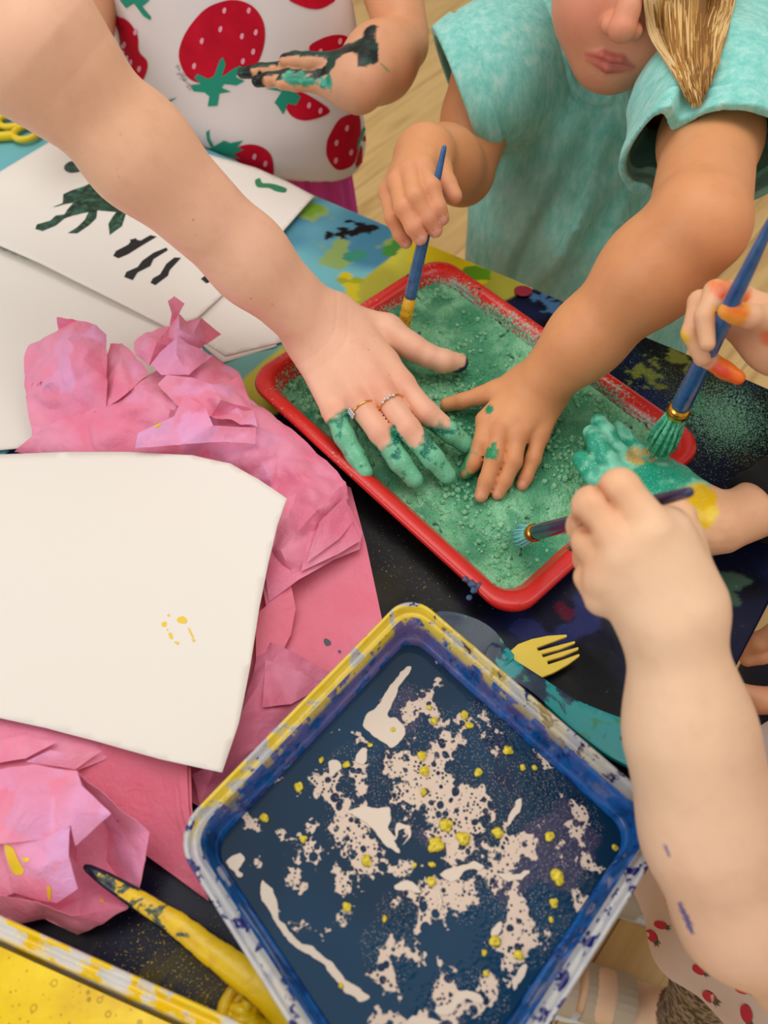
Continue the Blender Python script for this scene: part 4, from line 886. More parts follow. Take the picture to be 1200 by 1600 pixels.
# teal spoon
t_ = NT('paint_stained_teal_plastic'); v = t_.coord(); n = t_.noise(v, 60, 5, .6, .6); a = t_.attr('paint')
q2 = t_.math('ADD', (n, 'Fac'), (a, 'Fac')); r = t_.ramp(q2, 0, [(.47, rgba(26, 156, 160)), (.50, rgba(22, 110, 120)), (.53, rgba(14, 50, 80)), (.75, rgba(12, 40, 66)), (.9, rgba(16, 70, 84))]); gg = t_.mix((t_.ramp(t_.noise(v, 45, 3), 'Fac', [(.62, (0, 0, 0)), (.66, (1, 1, 1))]), 'Color'), (r, 'Color'), rgba(40, 140, 96))
t_.base(gg, 2); t_.set(Roughness=.25); t_.bump(n, 'Fac', .2, .001)
spo = empty('spoon', at(850, 1080), 'teal plastic spoon stained with navy paint lying against the blue tub', 'spoon')
def grid_plate(name, outline, hf, th, mat, parent, pf):
    pts = [np.array(p) for p in outline]; V, Fc = sheet_geo([(p[0], p[1], .01) for p in pts], [], .004); V[:, 2] = T + hf(V); V, Fc = solid(V, Fc, th); o = mesh(name, V, Fc, mat, parent, True, None, pf(V)); bevel(o, .001); return o
cb_, ce_ = at(728, 1000, .014), at(1000, 1175, .012); dd = (ce_ - cb_); LL = np.linalg.norm(dd); dd /= LL
def spf(V): t = (V - cb_) @ dd / LL; return np.where(t < .22, .16, np.where(t < .62, .02 + .06 * np.sin(t * 20), -.16))
bowl = [(676, 968), (690, 958), (718, 960), (750, 971), (774, 989), (790, 1014), (800, 1035), (760, 1056), (728, 1040), (700, 1020), (680, 1000)]
def bh(V): r = np.hypot(V[:, 0] - cb_[0], V[:, 1] - cb_[1]); return .0095 + .0085 * np.clip((r / .036), 0, 1) ** 2
grid_plate('bowl', catmull(bowl, 3, True), bh, .0016, t_.m, spo, spf)
hd = [(768, 1008), (800, 1034), (844, 1062), (894, 1094), (945, 1115), (987, 1131), (1008, 1150), (1016, 1180), (1002, 1206), (956, 1187), (915, 1158), (881, 1131), (835, 1090), (800, 1068), (756, 1044)]
o = grid_plate('handle', catmull(hd, 3, True), lambda V: .0145 + 0 * V[:, 0] + .0015 * np.sin((V - cb_) @ dd * 40), .0045, t_.m, spo, spf)
print_on(o, [(Z([(1098, 405), (1112, 400), (1122, 410), (1120, 428), (1105, 430), (1096, 420)], 1.6, 300, 900), 0, True), (Z([(1103, 410), (1114, 409), (1118, 420), (1107, 422)], 1.6, 300, 900), 1, True), (Z([(1070, 402), (1077, 400), (1080, 408), (1072, 412)], 1.6, 300, 900), 0, True), (Z([(1102, 462), (1110, 460), (1112, 470), (1104, 472)], 1.6, 300, 900), 0, True)], [plain('navy_drop', (16, 40, 66), .25), yp], .0004, .0015)
tag(tag(bpy.data.objects['bowl'], 'navy-stained bowl'), None)
o = mesh('foam_patch', *(lambda P0: (np.vstack([np.array(P0), np.array(P0) - [0, 0, .002]]), [tuple(range(len(P0)))] + [tuple(range(2 * len(P0) - 1, len(P0) - 1, -1))]))([at(u, v_, .0155) for u, v_ in catmull([(718, 1000), (730, 1002), (742, 1010), (752, 1022), (748, 1030), (738, 1022), (726, 1010)], 3, True)]), fp.m, None, False)
if o.data.polygons[0].normal.z < 0: o.data.flip_normals()
tag(o, 'cream foam blob resting in the teal spoon bowl', 'foam')
# scissors
YS = plain('yellow_grip', (238, 206, 20), .35); st = plain('steel', (190, 192, 196), .25, Metallic=1.0)
sci = empty('scissors', at(-40, 225), 'yellow handled scissors on the teal cloth at the left edge', 'scissors')
def loop(u, v_, ru, rv, h, rot): return [at(u + ru * math.cos(a) * math.cos(rot) - rv * math.sin(a) * math.sin(rot), v_ + ru * math.cos(a) * math.sin(rot) + rv * math.sin(a) * math.cos(rot), h) for a in np.linspace(0, 2 * math.pi, 24, endpoint=False)]
for u, v_, ru, rv, ro in ((16, 189, 20, 9.5, -.1), (41, 207, 20, 10.5, -.25)):
    b = MB().tube(loop(u, v_, ru, rv, .007, ro), px(at(u, v_, .007), 5.2), 10, closed=True); e = [at(u - ru * .75, v_ + 4, .007), at(-25, 214 if u < 30 else 218, .007), at(-75, 243, .006)]
    b.tube(catmull(e, 6), [.0052] * 12 + [.004], 10); b.build('handle', YS, sci)
for s in (-1, 1): prism([at(-70, 240 + s * 4), at(-150, 285 + s * 10), at(-158, 290), at(-72, 250)], .004 + s * .001, .0052 + s * .001, 'blade', st, sci, .0003)

# paint brushes
t_ = NT('blue_lacquer'); v = t_.coord(); n = t_.noise(v, 70, 4, .6); t_.base(t_.ramp(n, 'Fac', [(.40, rgba(46, 108, 166)), (.62, rgba(32, 84, 140)), (.72, rgba(24, 36, 84))]), 'Color'); t_.set(Roughness=.18, **{'Coat_Weight': .6, 'Coat_Roughness': .08}); BL1 = t_.m
t_ = NT('navy_lacquer'); v = t_.coord(); n = t_.noise(v, 90, 4, .6); t_.base(t_.ramp(n, 'Fac', [(.40, rgba(30, 38, 78)), (.6, rgba(38, 44, 92)), (.72, rgba(74, 44, 84))]), 'Color'); t_.set(Roughness=.2, **{'Coat_Weight': .4}); BL2 = t_.m
GOLD = plain('gold_ferrule', (226, 176, 70), .25, Metallic=1.0)
t_ = NT('yellow_smeared_ferrule'); v = t_.coord(); n = t_.noise(v, 420, 3, .6); t_.base(t_.ramp(n, 'Fac', [(.4, rgba(222, 168, 20)), (.55, rgba(240, 196, 40)), (.66, rgba(150, 120, 70))]), 'Color'); t_.set(Roughness=.35); t_.bump(n, 'Fac', .5, .001); YFER = t_.m
t_ = NT('green_bristles'); v = t_.coord(); n = t_.noise(v, 260, 4, .6); t_.base(t_.ramp(n, 'Fac', [(.35, rgba(40, 150, 116)), (.6, rgba(96, 206, 164)), (.75, rgba(170, 226, 196))]), 'Color'); t_.set(Roughness=.5); t_.bump(n, 'Fac', .5, .001); BRI = t_.m
BRI2 = plain('pale_teal_bristles', (120, 200, 196), .4)
def brush(label, tip, end, Lb, Lf, rads, flat, hm, fm, bmat, group=None, bands=2):
    """tip, end: world points; Lb, Lf bristle and ferrule lengths; rads: tip, ferrule front, ferrule back, handle belly, handle end"""
    d = end - tip; L = np.linalg.norm(d); d = d / L; root = empty('paint_brush', tip, label, 'brush', group)
    ph = [(Lb + Lf, rads[2]), (Lb + Lf + .004, rads[2] * 1.04), (Lb + Lf + (L - Lb - Lf) * .22, rads[3]), (Lb + Lf + (L - Lb - Lf) * .55, rads[3] * .8 + rads[4] * .2), (L - .004, rads[4]), (L - .001, rads[4] * .85), (L, rads[4] * .4)]
    MB().tube([tip + d * s for s, r in ph], [r for s, r in ph], 20).build('handle', hm, root)
    pf = [(Lb, rads[1]), (Lb + .001, rads[1] * 1.03)] + [x for k in range(bands) for x in ((Lb + Lf * (.45 + .22 * k), rads[2] * 1.05 + (rads[1] - rads[2]) * .4), (Lb + Lf * (.5 + .22 * k), rads[2] * 1.17 + (rads[1] - rads[2]) * .3), (Lb + Lf * (.55 + .22 * k), rads[2] * 1.05 + (rads[1] - rads[2]) * .2))] + [(Lb + Lf, rads[2] * 1.06)]
    MB().tube([tip + d * s for s, r in pf], [r for s, r in pf], 20).build('ferrule', fm, root)
    x, y, _ = frame_of(d); b = MB()
    for k in range(70):
        a = random.random() * 6.28; rr = math.sqrt(random.random()); o0 = (x * math.cos(a) + y * math.sin(a)) * rr; e = tip + d * Lb * .12 * random.random() + o0 * rads[0]; mdl = tip + d * Lb * .5 + o0 * (rads[1] * 1.15 + rads[0] * .2)
        b.tube([tip + d * Lb + o0 * rads[1] * .9, mdl, e], [rads[1] * .13, rads[1] * .16, rads[1] * .05], 5)
    b.tube([tip + d * Lb, tip + d * Lb * .5, tip + d * Lb * .08], [rads[1] * .9, rads[1] * .95, rads[0] * .7], 12)
    b.build('bristles', bmat, root); return root
# ================================================================ people
def skin_mat():
    t = NT('skin'); v = t.coord(); a = t.attr('Col'); pm = t.attr('paint')
    n = t.noise(v, 55, 4, .6); mod = t.ramp(n, 'Fac', [(.3, (.95, .92, .91)), (.5, (1, 1, 1)), (.72, (1.03, 1.02, 1.0))]); m = t.mix(1.0, (a, 'Color'), (mod, 'Color'), 'MULTIPLY')
    fr = t.vor(v, 95); fn = t.noise(v, 30, 2); fk = t.math('MULTIPLY', (t.ramp(fr, 'Distance', [(.07, (1, 1, 1)), (.13, (0, 0, 0))]), 'Color'), (t.ramp(fn, 'Fac', [(.52, (0, 0, 0)), (.62, (.45, .45, .45))]), 'Color'))
    fk2 = t.math('MULTIPLY', (fk, 0), (t.attr('freckle'), 'Fac')); m = t.mix((fk2, 0), (m, 2), rgba(186, 120, 84))
    gl = t.noise(v, 800, 2, .7); gs = t.math('MULTIPLY', (t.ramp(gl, 'Fac', [(.60, (0, 0, 0)), (.66, (1, 1, 1))]), 'Color'), (t.attr('grain'), 'Fac')); m = t.mix((gs, 0), (m, 2), rgba(150, 222, 190))
    t.base(m, 2); t.l(t.ramp(pm, 'Fac', [(0, (.46, .46, .46)), (1, (.26, .26, .26))]), 'Color', t.b, 'Roughness')
    sw = t.math('MULTIPLY', (t.math('SUBTRACT', 1.0, (pm, 'Fac')), 0), .10); t.l(sw, 0, t.b, 'Subsurface Weight')
    t.b.inputs['Subsurface Radius'].default_value = (1.0, .35, .2); t.b.inputs['Subsurface Scale'].default_value = .006; t.b.inputs['Specular IOR Level'].default_value = .38
    pb_ = t.math('MULTIPLY', (t.noise(v, 190, 4, .65), 'Fac'), (t.math('MULTIPLY', (pm, 'Fac'), 1.6), 0)); fine = t.math('MULTIPLY', (t.noise(v, 620, 3, .6), 'Fac'), .35)
    t.bump(t.math('ADD', (pb_, 0), (fine, 0)), 0, .3, .0012); return t.m
SKIN = skin_mat()
UPV = np.array([0, 0, 1.0])
def CH(L, k=None, n=None, flat=1.0): return Chain([at(*p[:3]) for p in L], [px(at(*p[:3]), p[3]) for p in L], k, n, flat)      # u, v, height, radius in pixels
def CD(L, k=None, n=None, flat=1.0): return Chain([atd(*p[:3]) for p in L], [px(atd(*p[:3]), p[3]) for p in L], k, n, flat)    # u, v, depth, radius in pixels
def bounds(chs, m=.012): return np.min([c.lo for c in chs], 0) - m, np.max([c.hi for c in chs], 0) + m
class Body:
    def __init__(s, sdf, chs, h, tone, seed=0, extra=None):
        lo, hi = bounds(chs)
        if extra is not None: lo = np.minimum(lo, extra[0]); hi = np.maximum(hi, extra[1])
        V, Q = surface(sdf, lo, hi, h); V, Q = largest(V, Q); s.V, s.Q = V, Q
        e = h * .6; G = np.stack([evalc(sdf, V + np.eye(3)[i] * e) - evalc(sdf, V - np.eye(3)[i] * e) for i in range(3)], 1); s.N = G / (np.linalg.norm(G, axis=1)[:, None] + 1e-9)
        n = fbm(V, 18, 3, seed); s.col = np.tile(lin(*tone), (len(V), 1)); s.paint = np.zeros(len(V)); s.grain = np.zeros(len(V)); s.seed = seed
        s.col = s.col * (1 + .10 * (n - .5))[:, None] * np.array([1, 1 - .0, 1])
    def tint(s, p, r, c, a=.5):
        w = np.exp(-(np.linalg.norm(s.V - p, axis=1) / r) ** 2) * a; s.col = mixc(s.col, lin(*c), w)
    def knuckles(s, chains, c, a=.35):
        for ch in chains:
            for p, r in zip(ch.p[:-1], ch.r[:-1]): s.tint(p + (CAM - p) / np.linalg.norm(CAM - p) * r, r * 1.1, c, a)
    def nail(s, tip, prev, r, c=(240, 190, 176), up=None):
        d = tip - prev; d /= np.linalg.norm(d); n = (CAM - tip) / np.linalg.norm(CAM - tip) if up is None else up; n = n - d * (n @ d); n /= np.linalg.norm(n); x = np.cross(d, n)
        q = s.V - (tip + d * r * .25 + n * r * .6); a, b, cc = q @ d / (r * .75), q @ x / (r * .58), q @ n / r
        w = (np.abs(a) ** 3 + np.abs(b) ** 3 < 1) & (cc > -.45) & (cc < 1.2); s.col[w] = s.col[w] * .35 + lin(*c) * .65
        e = (np.abs(a) ** 3 + np.abs(b) ** 3); rim = (e >= 1) & (e < 1.7) & (cc > -.3) & (cc < 1.2); s.col[rim] *= np.array([.88, .80, .78])
    def smear(s, w, c, thr=.5, sc=120, soft=.04, amt=1.0, c2=None, gr=0.0, sd=0):
        """w: 0..1 how likely paint is; breaks up along noise"""
        f = fbm(s.V, sc, 3, s.seed + 50 + sd); m = sstep(thr - soft, thr + soft, w + (f - .5) * .7)
        cc = np.tile(lin(*c), (len(s.V), 1))
        if c2 is not None: cc = mixc(cc, lin(*c2), sstep(.42, .6, fbm(s.V, sc * .8, 3, s.seed + 91 + sd)))
        s.col = s.col * (1 - m[:, None]) + cc * m[:, None]; s.paint = np.maximum(s.paint, m * amt); s.grain = np.maximum(s.grain * (1 - m * .0), m * gr); return m
    def near(s, pts, r):
        d = np.full(len(s.V), 9.0)
        for a, b in zip(pts[:-1], pts[1:]): d = np.minimum(d, seg(s.V, np.asarray(a), np.asarray(b), 0, 0))
        if len(pts) == 1: d = np.linalg.norm(s.V - pts[0], axis=1)
        return 1 - np.clip(d / r, 0, 1.5)
    def build(s, name, parent=None, freckle=0.0):
        s.V = s.V.astype(np.float32)
        o = mesh(name, s.V, s.Q, SKIN, parent, True, s.col, s.paint)
        for nme, val in (('grain', s.grain), ('freckle', np.full(len(s.V), freckle))):
            a = o.data.attributes.new(nme, 'FLOAT', 'POINT'); a.data.foreach_set('value', np.asarray(val, np.float32))
        return o

# ---------------------------------------------------------------- adult arm
wr = at(500, 513, .064); el = reach(60, 80, wr, .245, True); sh = atd(-150, -250, depth(el) * .98)
def lerp(a, b, t): return a + (b - a) * t
arm_d = (el - wr) / np.linalg.norm(el - wr); side_ = np.cross(arm_d, UPV); side_ /= np.linalg.norm(side_)       # towards upper right or lower left
fl_n = np.cross(side_, arm_d)
s0 = .0115
arm = [Chain([wr + side_ * s0, lerp(wr, el, .3) + side_ * .010, lerp(wr, el, .7) + side_ * .008, el], [.0205, .0245, .0315, .0325], .02, fl_n, .88),
       Chain([wr - side_ * s0, lerp(wr, el, .3) - side_ * .010, lerp(wr, el, .7) - side_ * .010, el], [.0205, .0245, .0315, .0325], .02, fl_n, .88),
       Chain([lerp(wr, el, .92), el, sh], [.032, .040, .050], .03)]
HN = np.array([-.15, -.25, 1.0])
palm = [CH([(524, 490, .064, 30), (627, 600, .052, 21)], None, HN, .72), CH([(510, 502, .067, 32), (597, 610, .054, 21)], None, HN, .72), CH([(492, 517, .066, 32), (558, 626, .051, 20)], None, HN, .72), CH([(478, 530, .062, 30), (522, 641, .043, 18)], None, HN, .75),
        CH([(530, 500, .056, 28), (604, 517, .050, 24), (646, 545, .044, 19)]), CH([(520, 510, .056, 26), (600, 570, .048, 24)], None, HN, .8)]
fing = [CH([(627, 602, .052, 20), (667, 646, .048, 18.5), (704, 676, .037, 16.5), (728, 695, .027, 14)]), CH([(597, 611, .054, 20), (638, 670, .050, 19), (677, 717, .038, 17), (698, 742, .027, 14.5)]),
        CH([(557, 626, .051, 19), (595, 678, .046, 18.5), (625, 722, .035, 17), (647, 749, .026, 14.5)]), CH([(521, 642, .043, 17.5), (538, 682, .038, 16.5), (556, 713, .030, 15), (570, 738, .025, 13)]),
        CH([(640, 540, .044, 20), (668, 556, .040, 18), (692, 564, .036, 18), (717, 567, .030, 15)])]
hf = hand_sdf(palm, fing, .010, .006, .0012); af = union(arm, .015)
tend = [CH([(505, 505, .083, 3), (595, 605, .0665, 3.5)]), CH([(494, 515, .083, 3), (557, 620, .063, 3.5)]), CH([(516, 498, .081, 3), (624, 597, .0635, 3.5)])]
def adult(P):
    d = smin(af(P), hf(P), .018)
    # skin creases over the finger joints and at the wrist
    for g in fing[:4]:
        p = g.p[1]; d_ = g.p[2] - g.p[0]; d_ /= np.linalg.norm(d_); q = P - p; a = q @ d_; w = np.exp(-((q * q).sum(1) - a * a) / (g.r[1] * 1.2) ** 2)
        for o_ in (-.0035, 0, .0035): d = d + .00045 * w * np.exp(-((a - o_) / .0009) ** 2)
        p = g.p[2]; a = (P - p) @ d_; w = np.exp(-(((P - p) ** 2).sum(1) - a * a) / (g.r[2] * 1.2) ** 2); d = d + .0003 * w * np.exp(-(a / .0008) ** 2)
    a = (P - wr) @ arm_d; w = np.exp(-(((P - wr) ** 2).sum(1) - a * a) / .045 ** 2)
    for o_ in (-.006, .004): d = d + .0004 * w * np.exp(-((a - o_ - .004 * np.sin(((P - wr) @ side_) * 70)) / .0012) ** 2)
    return d
b = Body(adult, arm + palm + fing, .0017, (244, 192, 162), 3)
b.knuckles(fing[:4], (222, 138, 112), .4); b.tint(at(580, 590, .07), .035, (226, 148, 120), .4); b.tint(lerp(wr, el, .8), .07, (236, 178, 130), .5); b.tint(at(646, 545, .06), .015, (224, 140, 116), .4)
b.smear(np.clip(fbm(b.V, 60, 3, 5), 0, 1) * .0 + np.exp(-(np.linalg.norm(b.V - at(560, 575, .07), axis=1) / .04) ** 2) * .12, (214, 128, 104), .45, 90, .2, 0)
GR, GR2 = (30, 132, 98), (70, 170, 130)
for g, t0 in zip(fing[:4], (.62, .58, .52, .16)):
    L = [g.p[0]] + g.p[1:]; tot = sum(np.linalg.norm(L[i + 1] - L[i]) for i in range(3)); ax_ = (L[-1] - L[0]) / np.linalg.norm(L[-1] - L[0]); t = (b.V - L[0]) @ ax_ / np.linalg.norm(L[-1] - L[0])
    up_ = np.clip(b.N @ np.array([-.1, -.35, .93]), -1, 1); w = np.where(b.near(L, g.r[0] * 1.45) > 0, np.clip(sstep(t0 - .30, t0 + .34, t) + .34 * (.75 - up_) * sstep(.12, .4, t), 0, 1), 0); b.smear(w, GR, .5, 95, .09, 1, (24, 118, 94), .9, 1); b.smear(w * .66, (116, 196, 156), .5, 200, .05, .6, None, 1, 6)
    under = np.where((b.near(L, g.r[0] * 1.45) > 0) & (t > .1), sstep(.0, -.5, b.N @ UPV), 0); b.smear(under, GR, .5, 90, .08, 1)
b.nail(fing[4].p[3], fing[4].p[2], .0078, (238, 182, 140), np.array([.15, .6, .8]))
tp = fing[4].p[3]; b.smear(np.clip(b.near([tp + np.array([-.004, -.006, -.003]), tp + np.array([.008, -.001, -.001])], .0115), 0, 1) * 1.3, (34, 44, 84), .5, 120, .06, 1)
adult_o = b.build('person', None, 1.0); tag(adult_o, 'bare adult arm reaching in from the upper left, fingertips dipped in green powder', 'person')
SLV = plain('lilac_cotton', (206, 196, 214), .8)
# sleeve of the adult's shirt near the shoulder, outside the picture
sd_ = (sh - el) / np.linalg.norm(sh - el); x_, y_, _ = frame_of(sd_)
MB().tube([lerp(el, sh, .42), lerp(el, sh, .43), lerp(el, sh, .7), sh + sd_ * .03], [.056, .060, .064, .070], 28).build('sleeve', SLV, adult_o)
# rings
gold = plain('gold', (236, 190, 110), .18, Metallic=1.0); gem = plain('clear_stones', (226, 226, 232), .08, Metallic=.6)
for g, t, stones in ((fing[1], .30, 4), (fing[2], .22, 6)):
    p = lerp(g.p[0], g.p[1], t + .05); d_ = g.p[1] - g.p[0]; d_ /= np.linalg.norm(d_); x_, y_, _ = frame_of(d_); r = (g.r[0] * (1 - t) + g.r[1] * t) * 1.04
    ring = [p + (x_ * math.cos(a) + y_ * math.sin(a)) * r for a in np.linspace(0, 6.283, 40, endpoint=False)]
    rg = MB().tube(ring, .0009, 8, closed=True).build('ring', gold, adult_o); tag(rg, 'gold ring with clear stones')
    n_ = (CAM - p); n_ -= d_ * (n_ @ d_); n_ /= np.linalg.norm(n_); s_ = np.cross(d_, n_)
    if s_[0] > 0: s_ = -s_
    m = MB()
    if stones == 4:
        for k in range(5):
            an = (k - 2.2) * .22; q = n_ * math.cos(an) + s_ * math.sin(an); m.blob(p + q * (r + .0012) + d_ * .0005 * (-1) ** k, .0013, 8, 6)
    else:
        q = n_ * math.cos(.95) + s_ * math.sin(.95)
        for i in (-1, 0, 1):
            for j in (-1.5, -.5, .5, 1.5):
                q2 = n_ * math.cos(.95 + i * .17) + s_ * math.sin(.95 + i * .17); m.blob(p + q2 * (r + .0016) + d_ * (j * .0019), .0011, 7, 5)
    m.build('stones', gem, rg)

# ---------------------------------------------------------------- head shared by the children
def head_parts(mouth, Uh, Fh, s=1.0):
    Uh = Uh / np.linalg.norm(Uh); Fh = Fh - Uh * (Fh @ Uh); Fh /= np.linalg.norm(Fh); Rh = np.cross(Fh, Uh); M = np.stack([Rh, Fh, Uh], 1)
    c = mouth - Fh * .088 * s + Uh * .062 * s
    def L(x, y, z): return c + (Rh * x + Fh * y + Uh * z) * s
    E = lambda p, r: Ell(L(*p), np.array(r) * s, M)
    skull = [E((0, -.012, .035), (.070, .088, .080)), E((0, .022, -.022), (.060, .062, .066)), E((0, .052, -.072), (.030, .026, .026))]
    cheeks = [E((x, .045, -.035), (.031, .034, .032)) for x in (-.031, .031)]
    nose = Chain([L(0, .082, .004), L(0, .094, -.018), L(0, .1005, -.031)], [.0075 * s, .009 * s, .0118 * s], .006 * s)
    wing = [E((x, .089, -.034), (.0075, .009, .0075)) for x in (-.0105, .0105)]
    ul = Chain([L(-.021, .077, -.0635), L(-.008, .0835, -.0590), L(0, .0845, -.0600), L(.008, .0835, -.0590), L(.021, .077, -.0635)], [.0008 * s, .0024 * s, .0026 * s, .0024 * s, .0008 * s], .003)
    ll = Chain([L(-.019, .077, -.0655), L(0, .0830, -.0675), L(.019, .077, -.0655)], [.001 * s, .0032 * s, .001 * s], .003)
    ears = [E((x, -.005, -.012), (.010, .022, .030)) for x in (-.070, .070)]
    lids = [E((x, .070, .008), (.017, .014, .0135)) for x in (-.030, .030)]
    sk, ck, lp = union(skull, .03 * s), union(cheeks, .01), [ul, ll]
    def f(P):
        d = smin(sk(P), ck(P), .022 * s)
        for x in (-.030, .030):
            e = np.linalg.norm(P - L(x, .094, .010), axis=1) - .016 * s; d = -smin(-d, e, .012 * s)
        for e in lids: d = smin(d, e(P), .003 * s)
        d = smin(d, nose(P), .010 * s)
        for e in wing: d = smin(d, e(P), .004 * s)
        for x in (-.0055, .0055): e = np.linalg.norm(P - L(x, .096, -.0425), axis=1) - .0036 * s; d = -smin(-d, e, .002)
        mw = np.minimum(smin(ul(P), 9, .001), 9); d = smin(d, np.minimum(ul(P), ll(P)), .0045 * s)
        ln = seg(P, L(-.023, .0795, -.0635), L(0, .0885, -.0636), 0, 0); ln = np.minimum(ln, seg(P, L(0, .0885, -.0636), L(.023, .0795, -.0635), 0, 0)); d = d + .0014 * np.exp(-(ln / .0016) ** 2)
        for e in ears: d = smin(d, e(P), .006 * s)
        return d
    f0 = f; f = lambda P: boxed(f0, c - .125 * s, c + .125 * s, P)
    return f, L, M, ul, ll, (c - .12 * s, c + .12 * s)
def paint_face(b, L, ul, ll, lip=(176, 74, 70), cheek=(214, 122, 92)):
    for x in (-.034, .034): b.tint(L(x, .072, -.036), .026, cheek, .5)
    b.tint(L(0, .105, -.032), .012, cheek, .5)
    w = np.maximum(ul(b.V), -1); m = sstep(.0026, .0004, np.minimum(ul(b.V), ll(b.V))); b.col = mixc(b.col, lin(*lip), m * .85)
    for x in (-.030, .030): b.col = mixc(b.col, lin(120, 74, 56), .75 * np.exp(-(np.minimum(np.minimum(seg(b.V, L(x - .015, .078, .006), L(x, .084, .003), 0, 0), seg(b.V, L(x, .084, .003), L(x + .015, .078, .006), 0, 0)), 9) / .0016) ** 2))
    for x in (-1, 1): b.col = mixc(b.col, lin(150, 110, 70), .7 * np.exp(-(seg(b.V, L(x * .016, .082, .030), L(x * .044, .070, .032), 0, 0) / .0035) ** 2))

# ---------------------------------------------------------------- girl in the mint T-shirt
wg = at(838, 608, .050); eg = reach(1090, 352, wg, .168, True); sg = atd(1124, 112, .690)
larm = [Chain([wg, lerp(wg, eg, .35), lerp(wg, eg, .75), eg], [.0225, .0265, .0330, .0335], .02), Chain([eg, lerp(eg, sg, .5), sg], [.0335, .0345, .037], .02)]
palmg = [CH([(824, 600, .050, 24), (760, 656, .041, 16)], None, UPV, .75), CH([(835, 606, .052, 25), (780, 674, .043, 16)], None, UPV, .75), CH([(846, 614, .050, 25), (808, 682, .041, 16)], None, UPV, .75), CH([(858, 620, .046, 24), (842, 682, .036, 15)], None, UPV, .75), CH([(815, 600, .046, 24), (775, 613, .040, 17), (752, 619, .036, 14)])]
fg = [CH([(760, 658, .041, 15.5), (754, 692, .036, 14.5), (740, 722, .026, 13), (729, 737, .019, 12)]), CH([(780, 675, .043, 15.5), (772, 716, .037, 14.5), (760, 752, .027, 12.5), (752, 774, .020, 11)]), CH([(808, 683, .041, 15.5), (802, 721, .035, 14), (788, 752, .026, 12), (778, 771, .020, 10.5)]), CH([(842, 683, .036, 14), (833, 717, .030, 12.5), (822, 745, .023, 10.5), (816, 757, .020, 10)]), CH([(754, 618, .037, 14.5), (722, 627, .031, 12.5), (698, 632, .026, 11)])]
# brush in her right hand
bt_, = [at(622, 548, .014)]; be_ = reach(695, 227, bt_, .178, True)
def on_line(a, b, u, v):
    T_ = np.linspace(0, 1, 400); best = min(T_, key=lambda t: (lambda p: ((p - CAM) @ RT / depth(p) * FP + 600 - u) ** 2 + (800 - (p - CAM) @ UP / depth(p) * FP - v) ** 2)(lerp(a, b, t))); return lerp(a, b, best)
dB = depth(on_line(bt_, be_, 662, 345)); dT = depth(on_line(bt_, be_, 680, 290))
wr2 = atd(664, 238, dB + .030); er2 = atd(722, 270, dB + .120); sr2 = atd(772, 95, dB + .125)
rarm = [Chain([wr2, lerp(wr2, er2, .5), er2], [.0225, .0285, .0305], .02), Chain([er2, lerp(er2, sr2, .5), sr2], [.0300, .034, .038], .008)]
o_ = dB
palmr = [CD([(672, 236, o_ + .026, 30), (662, 262, o_ - .006, 17)]), CD([(660, 238, o_ + .026, 30), (641, 268, o_ - .008, 17)]), CD([(650, 244, o_ + .028, 28), (622, 284, o_ - .004, 16)]), CD([(645, 252, o_ + .034, 26), (606, 300, o_ + .008, 15)]), CD([(676, 245, o_ + .026, 26), (690, 268, o_ + .012, 17)]), CD([(655, 265, o_ + .014, 26), (640, 290, o_ + .012, 24)])]
fr_ = [CD([(662, 262, o_ - .008, 17), (673, 292, o_ - .020, 15.5), (683, 324, o_ - .018, 14), (690, 340, o_ - .013, 12.5)]), CD([(641, 268, o_ - .010, 17), (648, 306, o_ - .024, 15.5), (668, 340, o_ - .018, 13.5), (680, 360, o_ - .011, 11.5)]), CD([(622, 284, o_ - .006, 16), (630, 324, o_ - .020, 14.5), (646, 355, o_ - .017, 13), (656, 371, o_ - .012, 12)]), CD([(606, 300, o_ + .006, 14.5), (614, 340, o_ - .004, 13), (626, 366, o_ + .002, 11.5), (634, 378, o_ + .006, 10.5)]), CD([(688, 264, o_ + .010, 17), (698, 288, o_ + .000, 15.5), (709, 306, o_ - .004, 13.5)])]
hlf = hand_sdf(palmg, fg, .008, .004, .0010); hrf = hand_sdf(palmr, fr_, .008, .004, .0010)
mouth = atd(953, 98, .640); dv = ray(955, 90); ec = -dv / np.linalg.norm(dv); eu = RT * .32 + UP * .95; an = math.radians(38)
Uh = math.cos(an) * eu + math.sin(an) * ec; Fh = math.cos(an) * ec - math.sin(an) * eu + RT * .06
hdf, HL, HM, ul, ll, hb = head_parts(mouth, Uh, Fh, .92)
neck0 = HL(0, -.02, -.05); ch0 = atd(955, 60, .800)
torso_pts = [atd(930, 105, .815), atd(905, 230, .870), atd(903, 350, .930), atd(903, 470, 1.0)]
tn = np.array([0, 1.0, .25]); tn /= np.linalg.norm(tn)
tors = [Chain([torso_pts[0], torso_pts[1], torso_pts[2], torso_pts[3]], [.070, .085, .088, .092], .03, tn, .72), Chain([sr2, torso_pts[0], sg], [.036, .05, .038], .03), Chain([neck0, ch0], [.034, .042], .02)]
lf_, rf_ = union(larm, .006), union(rarm, .003); tf_ = union(tors, .03)
def girl(P):
    d = smin(tf_(P), hdf(P), .012); d = smin(d, smin(lf_(P), hlf(P), .012), .006); return smin(d, smin(rf_(P), hrf(P), .010), .006)
b = Body(girl, larm + palmg + fg + rarm + palmr + fr_ + tors, .0020, (228, 160, 110), 11, hb)
b.tint(sg, .12, (210, 138, 90), .3); b.tint(eg, .05, (206, 128, 82), .4); b.tint(er2, .08, (186, 116, 74), .6)  # shade under the sleeves painted into the arms' skin colour
b.knuckles(fg, (196, 118, 78), .35); b.knuckles(fr_[:4], (226, 150, 118), .35)
for g in fr_: b.tint(g.p[-1], .014, (228, 156, 128), .6)
